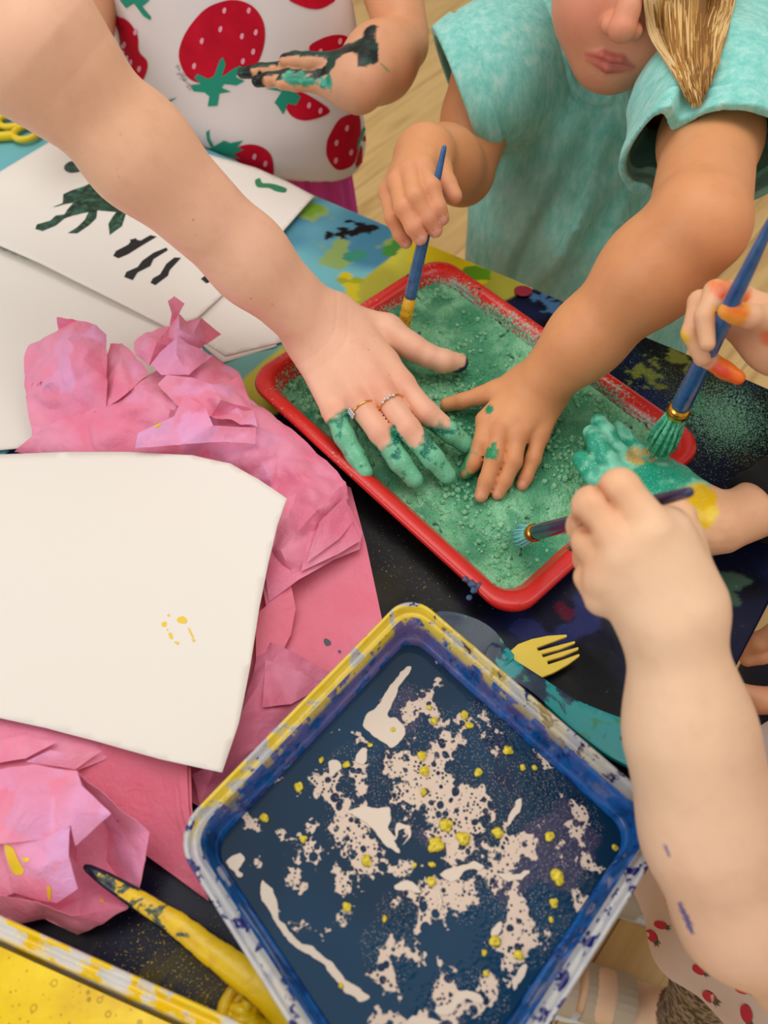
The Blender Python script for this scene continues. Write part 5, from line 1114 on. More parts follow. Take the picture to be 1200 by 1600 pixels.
for g in fr_[:4]: b.nail(g.p[-1], g.p[-2], g.r[-1] * 1.0, (236, 178, 160))
for g in fg[1:4]: b.nail(g.p[-1], g.p[-2], g.r[-1] * 1.0, (232, 170, 140)); b.tint(g.p[-1], .01, (226, 150, 116), .5)
hd_w = sstep(.01, -.01, hdf(b.V)) if False else sstep(.012, .0, hdf(b.V)); b.col = mixc(b.col, lin(228, 158, 128), hd_w * .85)
paint_face(b, HL, ul, ll, (200, 98, 90), (228, 136, 106))
b.smear(np.clip(b.near([fg[0].p[1], fg[0].p[3]], .012), 0, 1) * .9, (32, 128, 84), .42, 140, .06, 1, (60, 160, 110), .3)
b.smear(np.clip(b.near([fg[1].p[1] + np.array([-.003, 0, .006])], .010), 0, 1) * 1.1, (40, 140, 90), .5, 160, .06, 1, None, .3, 3)
for (u, v_, r) in ((765, 640, .0034), (772, 696, .0026), (766, 709, .0022)):
    p = at(u, v_, .05); hit = min(range(len(b.V)), key=lambda i: 0) if False else None
    d = b.V - CAM; dr = ray(u, v_); dr = dr / np.linalg.norm(dr); t = d @ dr; pd = np.linalg.norm(d - t[:, None] * dr, axis=1); m = (pd < r) & (b.N @ dr < 0) & (t < 1.0); b.col[m] = lin(36, 140, 96); b.paint[m] = 1
girl_o = b.build('person'); tag(girl_o, 'girl in a mint T-shirt bending over the tray with a brush in one hand', 'person')
brush('thin blue brush with yellow ferrule held upright by the girl in mint', bt_, be_, .022, .030, [.002, .0058, .0050, .0052, .0021], 1, BL1, YFER, BRI)

# T-shirt
t_ = NT('mint_jersey'); v = t_.coord(); n = t_.noise(t_.coord('Object', (1, 1, .35)), 130, 4, .7); n2 = t_.noise(v, 9, 2); r = t_.ramp(n, 'Fac', [(.34, rgba(122, 204, 194)), (.52, rgba(146, 220, 210)), (.70, rgba(184, 230, 220))])
a = t_.attr('paint'); st = t_.mix((a, 'Fac'), (r, 'Color'), rgba(132, 132, 112)); t_.base(st, 2); t_.set(Roughness=.9, **{'Specular_IOR_Level': .1, 'Sheen_Weight': .25}); wv = t_.noise(v, 900, 2); t_.bump(wv, 'Fac', .35, .0006); MINT = t_.m
sA = lerp(sr2, torso_pts[0], .25) + np.array([0, 0, .004]); sB = lerp(sg, torso_pts[0], .22)
dA = -.90 * RT - .36 * UP + .20 * FW; dA /= np.linalg.norm(dA); endA = atd(714, 150, depth(lerp(sr2, er2, .5)) - .005)
endB = lerp(sg, eg, .60) + RT * .001 + np.array([0, .002, 0]); dB_ = -.85 * UP - .14 * FW - .10 * RT; dB_ /= np.linalg.norm(dB_)
def shirt_outer():
    body = Chain([atd(935, 95, .830), atd(908, 200, .862), atd(902, 330, .925), atd(902, 430, .985), atd(903, 540, 1.06)], [.086, .112, .116, .128, .140], .04, tn, .74)
    pass
    s1 = Chain([lerp(sA, torso_pts[0], .3), lerp(sA, endA, .35), endA - dA * .02, endA + dA * .03], [.056, .056, .052, .052], .03); s2 = Chain([lerp(sB, torso_pts[0], .25), sg, lerp(sg, endB, .6), endB + dB_ * .03], [.050, .058, .060, .060], .03)
    yoke = Chain([sA, torso_pts[0] + np.array([0, .03, -.01]), sB + np.array([0, .01, -.01])], [.046, .050, .044], .03)
    return body, s1, s2, yoke
body, s1, s2, yoke = shirt_outer()
fld = [(760, 470, 900, 190), (800, 500, 990, 230), (900, 520, 1000, 250), (860, 480, 945, 215), (1000, 190, 1040, 330), (780, 330, 800, 470)]
fldw = [(atd(a[0], a[1], .84), atd(a[2], a[3], .80)) for a in fld]
def shirt_o(P):
    d = smin(smin(body(P), yoke(P), .04), np.minimum(s1(P), s2(P)), .022)
    for k, (p, q_) in enumerate(fldw):
        # fold lines: distance measured across the picture direction from the camera
        n_ = np.cross(p - CAM, q_ - CAM); n_ /= np.linalg.norm(n_); a = (P - CAM) @ n_; w = np.exp(-(a / .010) ** 2) - .7 * np.exp(-((a - .018) / .010) ** 2)
        L_ = np.linalg.norm(q_ - p); tt = (P - p) @ ((q_ - p) / L_) / L_; d = d - .0075 * w * sstep(-.1, .25, tt) * sstep(1.1, .75, tt) * (k < 4) - .0045 * w * sstep(-.1, .2, tt) * sstep(1.1, .8, tt) * (k >= 4)
    return d - .003 * (fbm(P, 22, 2, 8) - .5)
nk = HL(0, .03, -.075); cuts = []
neckc = atd(962, 20, .800); neck_r = Ell(atd(948, 34, .765), (.064, .075, .072))
def shirt(P):
    o = shirt_o(P)
    # cuffs: rolled bands at the sleeve ends
    for sl, e, dd in ((s1, endA, dA), (s2, endB, dB_)):
        a = (P - e) @ dd; nr = np.linalg.norm(P - e, axis=1) < .10; band = (a > -.022) & nr; o = np.where(band & (sl(P) < .012), o - .0024 * sstep(-.023, -.020, a), o); o = o + .0016 * np.exp(-((a + .0245) / .0014) ** 2) * nr * (sl(P) < .01)
    nr_ = neck_r(P); o = o - .0022 * (nr_ < .011) + .0014 * np.exp(-((nr_ - .0125) / .0012) ** 2)
    i = o + .0075; d = np.maximum(o, -i)
    for e, dd in ((endA, dA), (endB, dB_)):
        nr = np.linalg.norm(P - e, axis=1) < .11; d = np.where(nr & ((P - e) @ dd > -.02), np.maximum(d, (P - e) @ dd), d)
    d = np.maximum(d, -nr_); d = np.maximum(d, -(P[:, 2] - (T - .20))); return d
V, Q = surface(shirt, *(lambda lo, hi: (lo, hi))(*bounds([body, s1, s2, yoke], .03)), .0022); V, Q = largest(V, Q)
pdirt = .55 * sstep(.46, .62, fbm(V, 14, 3, 3)) * np.exp(-(np.linalg.norm(V - atd(845, 420, .86), axis=1) / .075) ** 2) + .35 * sstep(.5, .65, fbm(V, 11, 3, 6)) * np.exp(-(np.linalg.norm(V - atd(770, 300, .83), axis=1) / .07) ** 2)
pdirt = np.maximum(pdirt, .45 * np.exp(-(np.linalg.norm(V - atd(840, 440, .87), axis=1) / .05) ** 2))
ts = mesh('t_shirt', V, Q, MINT, girl_o, True, None, pdirt)
# neckline rib
# hair
t_ = NT('blond_hair'); a = t_.attr('Col'); t_.base(a, 'Color'); t_.set(Roughness=.5, **{'Specular_IOR_Level': .3}); HAIRM = t_.m
def hair_cap(L, M, s, tone, name, parent):
    e1 = Ell(L(0, -.020, .038), np.array([.082, .094, .090]) * s, M); f0 = lambda P: np.maximum(e1(P) - .004 * (fbm(P, 60, 2, 4) - .5), ((P - L(0, .052, .02)) @ (M[:, 1] * .8 - M[:, 2] * .6)))
    V, Q = surface(f0, L(0, 0, 0) - .15, L(0, 0, 0) + .15, .004); c = np.tile(lin(*tone), (len(V), 1)) * (.8 + .5 * fbm(V * [1, 1, .3], 140, 2, 3))[:, None]; return mesh(name, V, Q, HAIRM, parent, True, c)
hair_o = hair_cap(HL, HM, .92, (178, 138, 82), 'hair', girl_o)
TSB = [cam_bvh(ts), cam_bvh(girl_o)]
def fronted(u, v, dp):
    d = Vector(ray(u, v)).normalized()
    for bv in TSB:
        hit = bv.ray_cast(Vector(CAM), d)
        if hit[0] is not None: dp = min(dp, depth(hit[0]) - .003 - .006 * rs.random())
    return atd(u, v, dp)
m = MB(); rs = random.Random(5)
for k in range(1500):
    t = rs.random(); u0 = 1010 + 134 * t + rs.uniform(-5, 5); dp = .615 + .06 * rs.random() + .02 * t
    ln = 170 - 70 * abs(t - .48) ** 1.3 * 2.0 - rs.random() ** 2 * 70 * t; ue = 1062 + 52 * t + rs.uniform(-7, 7)
    um = u0 + (10 - 22 * t) + rs.uniform(-3, 3)
    pts = [fronted(u0 + 10 - 20 * t, -150, dp + .02), fronted(u0 + 4, -60, dp), fronted(u0, 0, dp), fronted(um, ln * .45, dp + .006), fronted(lerp(um, ue, .55), ln * .8, dp + .014), fronted(ue, ln, dp + .022)]
    g = np.clip(.5 + 1.5 * (float(vnoise(np.array([[t * 16.0, 0, .5]]), 3)[0]) - .5) + rs.uniform(-.22, .22), 0, .999); base = (lin(206, 160, 92), lin(168, 118, 58), lin(226, 190, 128), lin(186, 140, 74), lin(146, 100, 50))[min(4, int(g * 5))]
    if t < .10: base = lin(228, 196, 142)
    r0 = .00045 + .00045 * rs.random(); m.tube(catmull(pts, 4), list(np.linspace(r0, r0, 17)) + [r0 * .8, r0 * .6, r0 * .35, r0 * .12], 5, True, base * (.92 + .16 * rs.random()))
o = m.build('hair_strands', HAIRM, hair_o, True, True)
def atY(u, v, Y): d = ray(u, v); return CAM + d * (Y / d[1])
def W(x, y, h): return np.array([x, y, T + h])
def simple_hair(L, M, s, tone, parent): return hair_cap(L, M, s, tone, 'hair', parent)
# ---------------------------------------------------------------- child in the strawberry shirt
tn3 = -EP
_Y = min(np.linspace(.7, 1.2, 400), key=lambda y: abs((atY(377, 170, y) - pB) @ -EP - .100)); tb_ = atY(377, 170, _Y)     # stands a hand's width behind the far table edge
tx = [np.array([tb_[0], tb_[1], T + z]) for z in (.19, .10, .0, -.10)]
tor3 = [Chain([tx[0], tx[1], tx[2], tx[3], tx[3] - [0, 0, .15]], [.07, .10, .105, .11, .11], .03, tn3, .62)]
a_el = atd(628, 70, .80); a_wr = atd(556, 128, .755); a_sh = atd(600, -95, .81)
arm3 = [Chain([a_wr, lerp(a_wr, a_el, .5), a_el], [px(a_wr, 43), px(a_el, 50), px(a_el, 42)], .02), Chain([a_el + np.array([0, .012, .004]), lerp(a_el, a_sh, .5), a_sh], [px(a_el, 42), px(a_el, 46), .036], .004)]
b_el = atd(112, 60, .86); b_sh = atd(140, -90, .88); b_wr = atd(75, 150, .80)
arm3b = [Chain([b_wr, b_el], [.024, .030], .02), Chain([b_el + np.array([.012, .004, .004]), b_sh], [.032, .037], .003)]
P3 = [CD([(572, 108, .755, 34), (522, 98, .752, 15)]), CD([(568, 126, .752, 36), (508, 112, .755, 15)]), CD([(560, 142, .752, 30), (496, 130, .755, 14)]), CD([(578, 115, .755, 30), (575, 92, .752, 20)])]
F3_ = [CD([(522, 97, .752, 14.5), (482, 96, .748, 13.5), (462, 94, .750, 12.5), (447, 95, .752, 11)]), CD([(508, 108, .756, 13.5), (450, 108, .760, 12.5), (408, 111, .764, 11), (379, 114, .768, 8.5)]), CD([(502, 120, .754, 13), (452, 121, .754, 12), (420, 124, .756, 10.5), (402, 127, .757, 9)]), CD([(498, 132, .754, 12), (462, 131, .752, 11), (440, 130, .752, 10)]), CD([(574, 95, .752, 17), (578, 76, .750, 14.5), (583, 60, .750, 13.5)])]
h3 = hand_sdf(P3, F3_, .008, .004, .001); t3, a3, b3 = union(tor3, .02), union(arm3, .003), union(arm3b, .003)
hd3, L3, M3, u3, l3, hb3 = head_parts(atd(355, -262, .80), np.array([0, -.25, 1.0]), np.array([0.05, -1.0, -.35]), .95)
nk3 = Chain([L3(0, -.02, -.05), tx[0]], [.034, .045])
def straw(P): return smin(smin(smin(t3(P), nk3(P), .02), hd3(P), .012), np.minimum(smin(a3(P), h3(P), .010), b3(P)), .006)
shd = [Chain([a_sh, tx[0], b_sh], [.035, .05, .035])]; straw0 = straw
def straw(P): return smin(straw0(P), shd[0](P), .02)
b = Body(straw, tor3 + arm3 + arm3b + P3 + F3_ + [nk3] + shd, .0021, (232, 168, 126), 21, hb3)
b.tint(b_el, .12, (160, 108, 88), .45); b.tint(atd(525, 120, .74), .05, (214, 166, 140), .5); b.tint(a_el, .05, (216, 138, 88), .5); paint_face(b, L3, u3, l3)  # first tint paints the shade on the other arm into its skin
paintdir = np.array([-.1, .55, .83]); paintdir /= np.linalg.norm(paintdir)
DK = (16, 26, 24)
inhand = np.clip(1.4 - h3(b.V) / .004, 0, 1) * (((b.V - CAM) @ RT / ((b.V - CAM) @ FW) * FP + 600) < 590)
b.smear(inhand * sstep(.18, .62, b.N @ paintdir), DK, .45, 90, .05, 1, (30, 66, 54), .0)
for g, r in ((F3_[1], .020), (F3_[2], .014), (F3_[0], .008)): b.smear(np.clip(b.near([g.p[-1]], r), 0, 1) * 1.2, DK, .42, 120, .06, 1, (24, 60, 48), 0, 2)
b.smear(np.clip(b.near([F3_[4].p[-1]], .013), 0, 1) * 1.5, (18, 46, 38), .40, 120, .06, 1, (50, 104, 84), 0, 2); 
b.smear(inhand * np.maximum(np.clip(b.near([atd(452, 124, .75), atd(490, 122, .74), atd(512, 126, .74)], .013), 0, 1) * .85, np.clip(b.near([atd(560, 96, .74)], .010), 0, 1)), (30, 142, 116), .42, 170, .05, 1, (80, 176, 150), 0, 4)
d_, t_2 = segd((b.V - CAM) @ RT / ((b.V - CAM) @ FW) * FP, 800 - (b.V - CAM) @ UP / ((b.V - CAM) @ FW) * FP, (-4, 100), (8, 112)); mk_ = (d_ < 1.6) & (np.linalg.norm(b.V - a_wr, axis=1) < .12); b.col[mk_] = mixc(b.col[mk_], lin(40, 150, 90), np.full(mk_.sum(), .7))
s_o = b.build('person'); tag(s_o, 'child in a strawberry print shirt holding up a hand smeared with black paint', 'person')
hem = T - .030
sb3 = Chain([tx[0] + [0, 0, .0], tx[1], tx[2], tx[3], tx[3] - [0, 0, .06]], [.140, .155, .160, .166, .170], .03, tn3, .55)
h_ends = [Chain([a_sh, a_el], [.040, .040]), Chain([b_sh, b_el], [.042, .042])]
def straws(P):
    o = sb3(P) - .004 * (fbm(P, 16, 2, 31) - .5) - .003 * np.sin((P[:, 0] * .8 + P[:, 2] * .5) * 70 + 6 * fbm(P, 8, 2, 3)) * sstep(.0, .12, np.abs(P[:, 0] - tx[2][0])); d = np.maximum(o, -(o + .012)); d = np.maximum(d, hem - P[:, 2] + .004 * np.sin(P[:, 0] * 40)); d = np.maximum(d, P[:, 2] - tx[0][2] - .02)
    return d
V, Q = surface(straws, *bounds([sb3], .02), .003); V, Q = largest(V, Q)
t_ = NT('white_cotton'); v = t_.coord(); n = t_.noise(v, 700, 2); t_.set(Base_Color=rgba(232, 222, 220), Roughness=.85, **{'Specular_IOR_Level': .15, 'Sheen_Weight': .1}); t_.bump(n, 'Fac', .2, .0005)
sh3 = mesh('shirt', V, Q, t_.m, s_o); tag(sh3, 'white shirt printed with big red strawberries')
RED = NT('red_print'); v = RED.coord(); n = RED.noise(v, 40, 3); RED.base(RED.ramp(n, 'Fac', [(.3, rgba(186, 10, 40)), (.7, rgba(206, 20, 48))]), 'Color'); RED.set(Roughness=.85, **{'Specular_IOR_Level': .15}); GRN = plain('green_print', (18, 146, 118), .85); PNK = plain('pink_print', (240, 160, 180), .85); BLS = plain('dry_black_smear', (90, 84, 84), .8)
q = lambda L: Z(L, 2, 0, 0)
shp = [([(560, 180), (568, 130), (595, 80), (640, 30), (690, 6), (740, 0), (790, 20), (822, 65), (828, 120), (815, 175), (795, 208), (750, 228), (700, 240), (650, 256), (612, 256), (580, 232)], 0, True),
 ([(345, 40), (365, 50), (400, 65), (430, 110), (435, 160), (460, 190), (460, 220), (445, 255), (430, 262), (385, 220), (375, 130), (368, 90)], 0, True),
 ([(965, 150), (1000, 122), (1050, 108), (1088, 118), (1090, 160), (1040, 190), (1000, 200)], 0, True), ([(935, 285), (985, 310), (1030, 345), (1000, 366), (950, 376), (912, 362), (893, 330), (900, 295)], 0, True),
 ([(1030, 420), (1060, 372), (1100, 356), (1122, 362), (1126, 420), (1110, 500), (1085, 525), (1050, 528), (1022, 490), (1020, 450)], 0, True), ([(1110, 512), (1130, 440), (1147, 400), (1157, 490), (1142, 538), (1115, 538)], 0, False),
 ([(725, 476), (745, 458), (785, 450), (825, 462), (850, 492), (853, 550), (820, 548), (770, 520), (740, 500)], 0, True), ([(905, -6), (1040, -6), (1025, 16), (990, 28), (945, 20)], 0, True),
 ([(650, 332), (655, 300), (640, 288), (606, 285), (598, 265), (628, 262), (608, 242), (618, 230), (652, 246), (670, 236), (688, 186), (698, 178), (706, 200), (694, 240), (730, 214), (752, 204), (760, 216), (735, 240), (765, 252), (740, 266), (702, 262), (692, 274), (722, 286), (686, 292), (680, 330)], 1, False),
 ([(375, 0), (395, 25), (420, 10), (450, 50), (470, 62), (474, 54), (445, 20), (470, 0), (440, -8), (400, -8)], 1, False), ([(828, 276), (880, 285), (858, 320), (868, 330), (885, 357), (900, 322), (925, 328), (940, 302), (915, 280), (880, 272)], 1, False),
 ([(612, 458), (660, 462), (700, 438), (720, 446), (760, 438), (742, 458), (762, 468), (730, 480), (752, 496), (690, 482), (640, 472)], 1, False), ([(645, 412), (655, 405), (655, 430), (668, 455), (660, 460), (648, 436)], 1, False),
 ([(466, 292), (490, 318), (485, 298), (498, 320), (555, 304), (512, 332), (550, 356), (518, 350), (558, 386), (540, 380), (505, 342)], 1, False), ([(1046, 615), (1058, 590), (1080, 582), (1104, 562), (1098, 590), (1076, 618)], 1, False), ([(1126, 374), (1140, 378), (1145, 392), (1122, 450), (1112, 470), (1118, 436), (1136, 394)], 1, False)]
for x, y in ((702, 32), (778, 32), (632, 127), (757, 112), (608, 205), (792, 160), (760, 190), (800, 100), (690, 90), (425, 100), (390, 140), (410, 195), (437, 215), (965, 328), (1000, 345), (1050, 445), (1082, 400), (1095, 475), (1048, 500), (796, 488), (830, 510), (1060, 128), (1000, 160)):
    shp.append(([(x - 4, y + 8), (x - 6, y), (x - 1, y - 9), (x + 5, y - 8), (x + 6, y), (x + 2, y + 9)], 2, True))
for k in range(26):
    t = k / 26; x, y = 548 + 50 * t + random.uniform(-6, 8), 205 + 70 * t + random.uniform(-12, 12); shp.append(([(x, y), (x + 5, y + 5), (x + 7, y + 10), (x + 2, y + 5)], 3, False))
print_on(sh3, [(q(p), mi, sm) for p, mi, sm in shp], [RED.m, GRN, PNK, BLS], .0006, .004)
sk = Chain([tx[3] + [0, .0, .10], tx[3] - [0, 0, .12]], [.140, .166], .03, tn3, .56)
def skirt(P): a = np.arctan2(P[:, 1] - tx[3][1], P[:, 0] - tx[3][0]); return np.maximum(sk(P) + .003 * np.sin(a * 42), P[:, 2] - (hem + .012))
V, Q = surface(skirt, *bounds([sk], .02), .004); mesh('skirt', V, Q, plain('magenta_cotton', (222, 70, 168), .8), s_o)
simple_hair(L3, M3, .95, (120, 86, 52), s_o)

# ---------------------------------------------------------------- child on the right, painting one palm
bt3 = at(1030, 704, .066); be3 = reach(1212, 333, bt3, .215, True); bmid = on_line(bt3, be3, 1120, 520); dk = depth(bmid)
Pu = [CD([(1222, 522, dk + .012, 42), (1152, 468, dk + .014, 24)]), CD([(1222, 534, dk + .016, 42), (1132, 492, dk + .022, 26)]), CD([(1222, 520, dk + .004, 34), (1195, 500, dk - .008, 22)])]
Fu = [CD([(1152, 456, dk + .006, 18), (1118, 456, dk - .004, 18), (1101, 495, dk - .008, 15.5), (1105, 537, dk - .008, 12.5)]), CD([(1142, 470, dk + .014, 18), (1094, 472, dk + .010, 18), (1081, 520, dk + .008, 15.5), (1097, 560, dk + .010, 13)]), CD([(1130, 492, dk + .022, 17), (1090, 510, dk + .020, 16), (1102, 558, dk + .018, 14.5), (1132, 578, dk + .014, 13.5), (1153, 590, dk + .012, 11.5)]), CD([(1205, 503, dk - .004, 22), (1172, 494, dk - .018, 18), (1150, 489, dk - .020, 16.5), (1136, 486, dk - .020, 14)])]
w2 = at(1130, 820, .050)
Pl = [CH([(1118, 808, .050, 34), (1042, 738, .048, 22)]), CH([(1112, 815, .050, 36), (1000, 738, .050, 24)]), CH([(1104, 824, .050, 34), (962, 755, .050, 24)]), CH([(1100, 830, .048, 28), (985, 790, .044, 26)])]
Fl = [CH([(965, 742, .052, 18), (948, 718, .056, 17.5), (933, 692, .058, 16), (923, 676, .055, 13.5)]), CH([(985, 735, .050, 18), (965, 708, .054, 17), (946, 676, .056, 15), (935, 659, .053, 13)]), CH([(1012, 730, .048, 17), (990, 706, .050, 16), (975, 684, .050, 14), (965, 671, .048, 12)]), CH([(1040, 735, .046, 16), (1020, 712, .046, 14), (1004, 700, .045, 12)]), CH([(960, 780, .046, 19), (930, 744, .048, 17), (908, 718, .048, 14)])]
e_up = atd(1222, 527, dk + .014); sU, sL = W(.62, .78, .12), W(.62, .62, .12); eU = W(.53, .66, .02); eL = W(.47, .42, .05)
arms4 = [Chain([e_up, eU], [.0235, .031], .02), Chain([eU, sU], [.032, .038]), Chain([w2, lerp(w2, eL, .5), eL], [px(w2, 42), .028, .030], .02), Chain([eL, sL], [.031, .038])]
tor4 = [Chain([W(.63, .70, .10), W(.64, .70, -.20)], [.085, .10], .03, np.array([1.0, 0, 0]), .7), Chain([sU, sL], [.038, .038])]
hd4, L4, M4, u4, l4, hb4 = head_parts(W(.54, .70, .25), np.array([-.2, 0, 1.0]), np.array([-1.0, 0, -.4]), .95)
nk4 = Chain([L4(0, -.02, -.05), W(.63, .70, .12)], [.034, .045])
hu, hl, ar4, to4 = hand_sdf(Pu, Fu, .010, .004, .001), hand_sdf(Pl, Fl, .010, .004, .001), union(arms4, .012), union(tor4, .02)
def right(P): d = smin(smin(to4(P), nk4(P), .02), hd4(P), .012); l_ = hl(P); l_ = l_ - np.where(l_ < .01, .0030 * (fbm(P, 120, 3, 61) - .5), 0); return smin(smin(d, ar4(P), .012), np.minimum(hu(P), l_), .010)
b = Body(right, arms4 + tor4 + Pu + Fu + Pl + Fl + [nk4], .0022, (236, 182, 142), 33, hb4); paint_face(b, L4, u4, l4)
OR, YE = (240, 120, 30), (244, 196, 50)
b.smear(np.clip(b.near([Fu[0].p[0], Fu[0].p[1]], .014), 0, 1) * .9, OR, .42, 70, .10, .5, (240, 90, 50)); b.smear(np.clip(b.near([Fu[3].p[3], Fu[3].p[2]], .013), 0, 1), OR, .40, 70, .10, .5, (246, 170, 70)); b.smear(np.clip(b.near([Fu[3].p[0] + np.array([0, -.008, 0])], .02), 0, 1) * .8, (240, 110, 70), .45, 60, .12, .4)
b.smear(np.clip(b.near([Fu[2].p[3], Fu[2].p[4]], .013), 0, 1), (244, 120, 30), .40, 80, .08, .6, (232, 80, 50)); b.smear(np.clip(b.near([Fu[1].p[2]], .010), 0, 1), YE, .42, 90, .08, .6)
inl = np.clip(1.3 - hl(b.V) / .004, 0, 1); ux_ = (b.V - CAM) @ RT / ((b.V - CAM) @ FW) * FP + 600; vy_ = 800 - (b.V - CAM) @ UP / ((b.V - CAM) @ FW) * FP
b.smear(inl * sstep(1112, 1085, ux_ + .2 * (vy_ - 800)), (34, 164, 132), .4, 110, .06, .8, (130, 220, 190), .9)
b.smear(inl * sstep(1140, 1122, ux_) * np.clip(1.35 - .8 * np.hypot((ux_ - 1090) / 32, (vy_ - 796) / 32), 0, 1) * 1.0, (238, 190, 10), .45, 75, .08, .7, (248, 214, 60), 0, 2); b.smear(np.clip(b.near([Fl[0].p[1], lerp(Fl[0].p[1], Fl[0].p[2], .8)], .011), 0, 1) * 1.1, (214, 160, 20), .42, 160, .06, .7, (224, 120, 50), 0, 3)
b.smear(inl * (np.hypot((ux_ - 1000) / 26, (vy_ - 712) / 14) < 1) * .58, (206, 170, 96), .5, 200, .05, .5, None, .8, 5); b.smear(np.clip(b.near([at(1140, 790, .06), at(1165, 788, .062)], .010), 0, 1) * .75, (150, 170, 120), .5, 200, .05, .3, None, .5, 6)
r_o = b.build('person'); tag(r_o, 'child at the right edge brushing green paint onto an upturned palm', 'person')
BLK = plain('black_cotton', (14, 14, 18), .9)
ad = (eL - w2) / np.linalg.norm(eL - w2)
def lim(ch, lo_, hi_, g): return [lerp(ch[0], ch[1], t) for t in np.linspace(lo_, hi_, 8)]
c0_ = at(1197, 812, .052); k0 = (c0_ - w2) @ ad; mcuff = MB(); pts_ = [w2 + ad * (k0 + s) for s in (0, .001, .006, .010, .03, .08, .14)]; mcuff.tube(pts_, [.0255, .0275, .0285, .0275, .031, .035, .039], 24); mcuff.build('sleeve', BLK, r_o)
vest = Chain([W(.63, .70, .125), W(.64, .70, -.22)], [.098, .116], .03, np.array([1.0, 0, 0]), .74); V, Q = surface(union([vest, Chain([sU, W(.63, .70, .12), sL], [.05, .05, .05])], .03), *bounds([vest, Chain([sU, sL], [.06, .06])], .02), .005); mesh('top', V, Q, BLK, r_o)
simple_hair(L4, M4, .95, (96, 66, 40), r_o)
brush('thick blue brush with gold ferrule and green bristles held over the upturned palm', bt3, be3, .044, .010, [.0120, .0072, .0064, .0062, .0026], 1, BL1, GOLD, BRI)

# ---------------------------------------------------------------- child in the foreground holding a navy brush
D5 = .400
arm5 = [CD([(1052, 985, D5, 73), (1078, 1150, .404, 80), (1110, 1300, .408, 87), (1160, 1425, .416, 92)], .03), CD([(1160, 1425, .416, 92), (1290, 1500, .44, 100), (1440, 1530, .43, 112)], .03)]
P5 = [CD([(1035, 965, D5, 58), (952, 905, .400, 40)]), CD([(1045, 955, .397, 58), (976, 868, .392, 40)]), CD([(1060, 945, .396, 58), (1012, 836, .389, 39)]), CD([(1075, 935, .400, 52), (1042, 830, .396, 38)]), CD([(1070, 940, .408, 46), (1062, 842, .412, 36)])]
F5 = [CD([(1022, 832, .388, 36), (968, 763, .392, 30), (952, 790, .418, 25), (966, 812, .430, 20)]), CD([(982, 868, .390, 36), (926, 790, .396, 30), (912, 822, .420, 25), (938, 838, .432, 20)]), CD([(966, 908, .398, 34), (921, 846, .404, 26), (916, 876, .424, 21)]), CD([(944, 930, .404, 34), (922, 902, .412, 23), (930, 924, .428, 18)]), CD([(1070, 865, .410, 34), (1056, 810, .420, 29), (1012, 800, .432, 23)])]
b5 = lerp(at(1105, 1430, -.12), at(1105, 1430, -.12), 0); sh5 = arm5[1].p[-1]
cx5, cy5 = at(1182, 1395, -.20)[0], at(1182, 1395, -.20)[1]
tor5 = [Chain([W(cx5 + .02, cy5, .06), W(cx5, cy5, -.20)], [.060, .072], .03, np.array([1.0, 0, 0]), .8), Chain([sh5, W(cx5 + .02, cy5, .08)], [.035, .05])]
fl0 = at(1075, 1590, -.47); kn = W(cx5 - .01, cy5 - .045, -.30); fl1 = fl0 + np.array([.02, .10, 0])
leg5 = [Chain([W(cx5, cy5 - .035, -.2), kn, fl0 + np.array([0, 0, .02])], [.044, .036, .030], .02), Chain([W(cx5, cy5 + .035, -.2), kn + np.array([.01, .085, 0]), fl1 + np.array([0, 0, .02])], [.044, .036, .030], .02)]
toe = at(905, 1548, -.535); heel = at(1050, 1592, -.535); toe = heel + (toe - heel) / np.linalg.norm(toe - heel) * .15
foot5 = [Chain([heel + [0, 0, .022], lerp(heel, toe, .55) + [0, 0, .022], toe + [0, 0, .012]], [.024, .024, .016], .02), Chain([fl0 + np.array([0, 0, .03]), heel + np.array([0, 0, .026])], [.028, .024])]
off2 = np.array([.03, .115, 0]); foot5b = [Chain([p + off2 for p in foot5[0].p], foot5[0].r), Chain([fl1 + np.array([0, 0, .03]), heel + off2 + np.array([0, 0, .026])], [.028, .024])]
hd5, L5, M5, u5, l5, hb5 = head_parts(W(cx5 - .04, cy5, .26), np.array([-.2, 0, 1.0]), np.array([-1.0, .1, -.3]), .95)
nk5 = Chain([L5(0, -.02, -.05), W(cx5 + .02, cy5, .1)], [.034, .045])
h5f, a5, t5, l5f = hand_sdf(P5, F5, .009, .0028, .0012), union(arm5, .02), union(tor5, .02), union(leg5 + foot5 + foot5b, .02)
GRV = [(atd(935, 758, .38), atd(966, 796, .38)), (atd(899, 811, .38), atd(926, 836, .38))]
def groove(P, w=.0017):
    g = 0
    for p, q_ in GRV:
        n_ = np.cross(p - CAM, q_ - CAM); n_ /= np.linalg.norm(n_); a = (P - CAM) @ n_; L_ = np.linalg.norm(q_ - p); tt = ((P - CAM) * (.38 / ((P - CAM) @ FW))[:, None] - (p - CAM)) @ ((q_ - p) / L_) / L_
        g = g + np.exp(-(a / w) ** 2) * sstep(-.25, .1, tt) * sstep(1.15, .6, tt)
    return g
def fore(P):
    d = fore0(P)
    if abs(float(d.min())) < .02 and np.linalg.norm(P.mean(0) - F5[0].p[0]) < .09: d = d + .0032 * groove(P)
    return d
def fore0(P): return smin(smin(smin(smin(t5(P), nk5(P), .02), hd5(P), .012), l5f(P), .02), smin(a5(P), h5f(P), .014), .012)
b = Body(fore, arm5 + P5 + F5 + tor5 + leg5 + foot5 + foot5b + [nk5], .0023, (244, 204, 168), 44, hb5); paint_face(b, L5, u5, l5)
for g in F5: b.tint(g.p[1], .02, (236, 166, 118), .5)
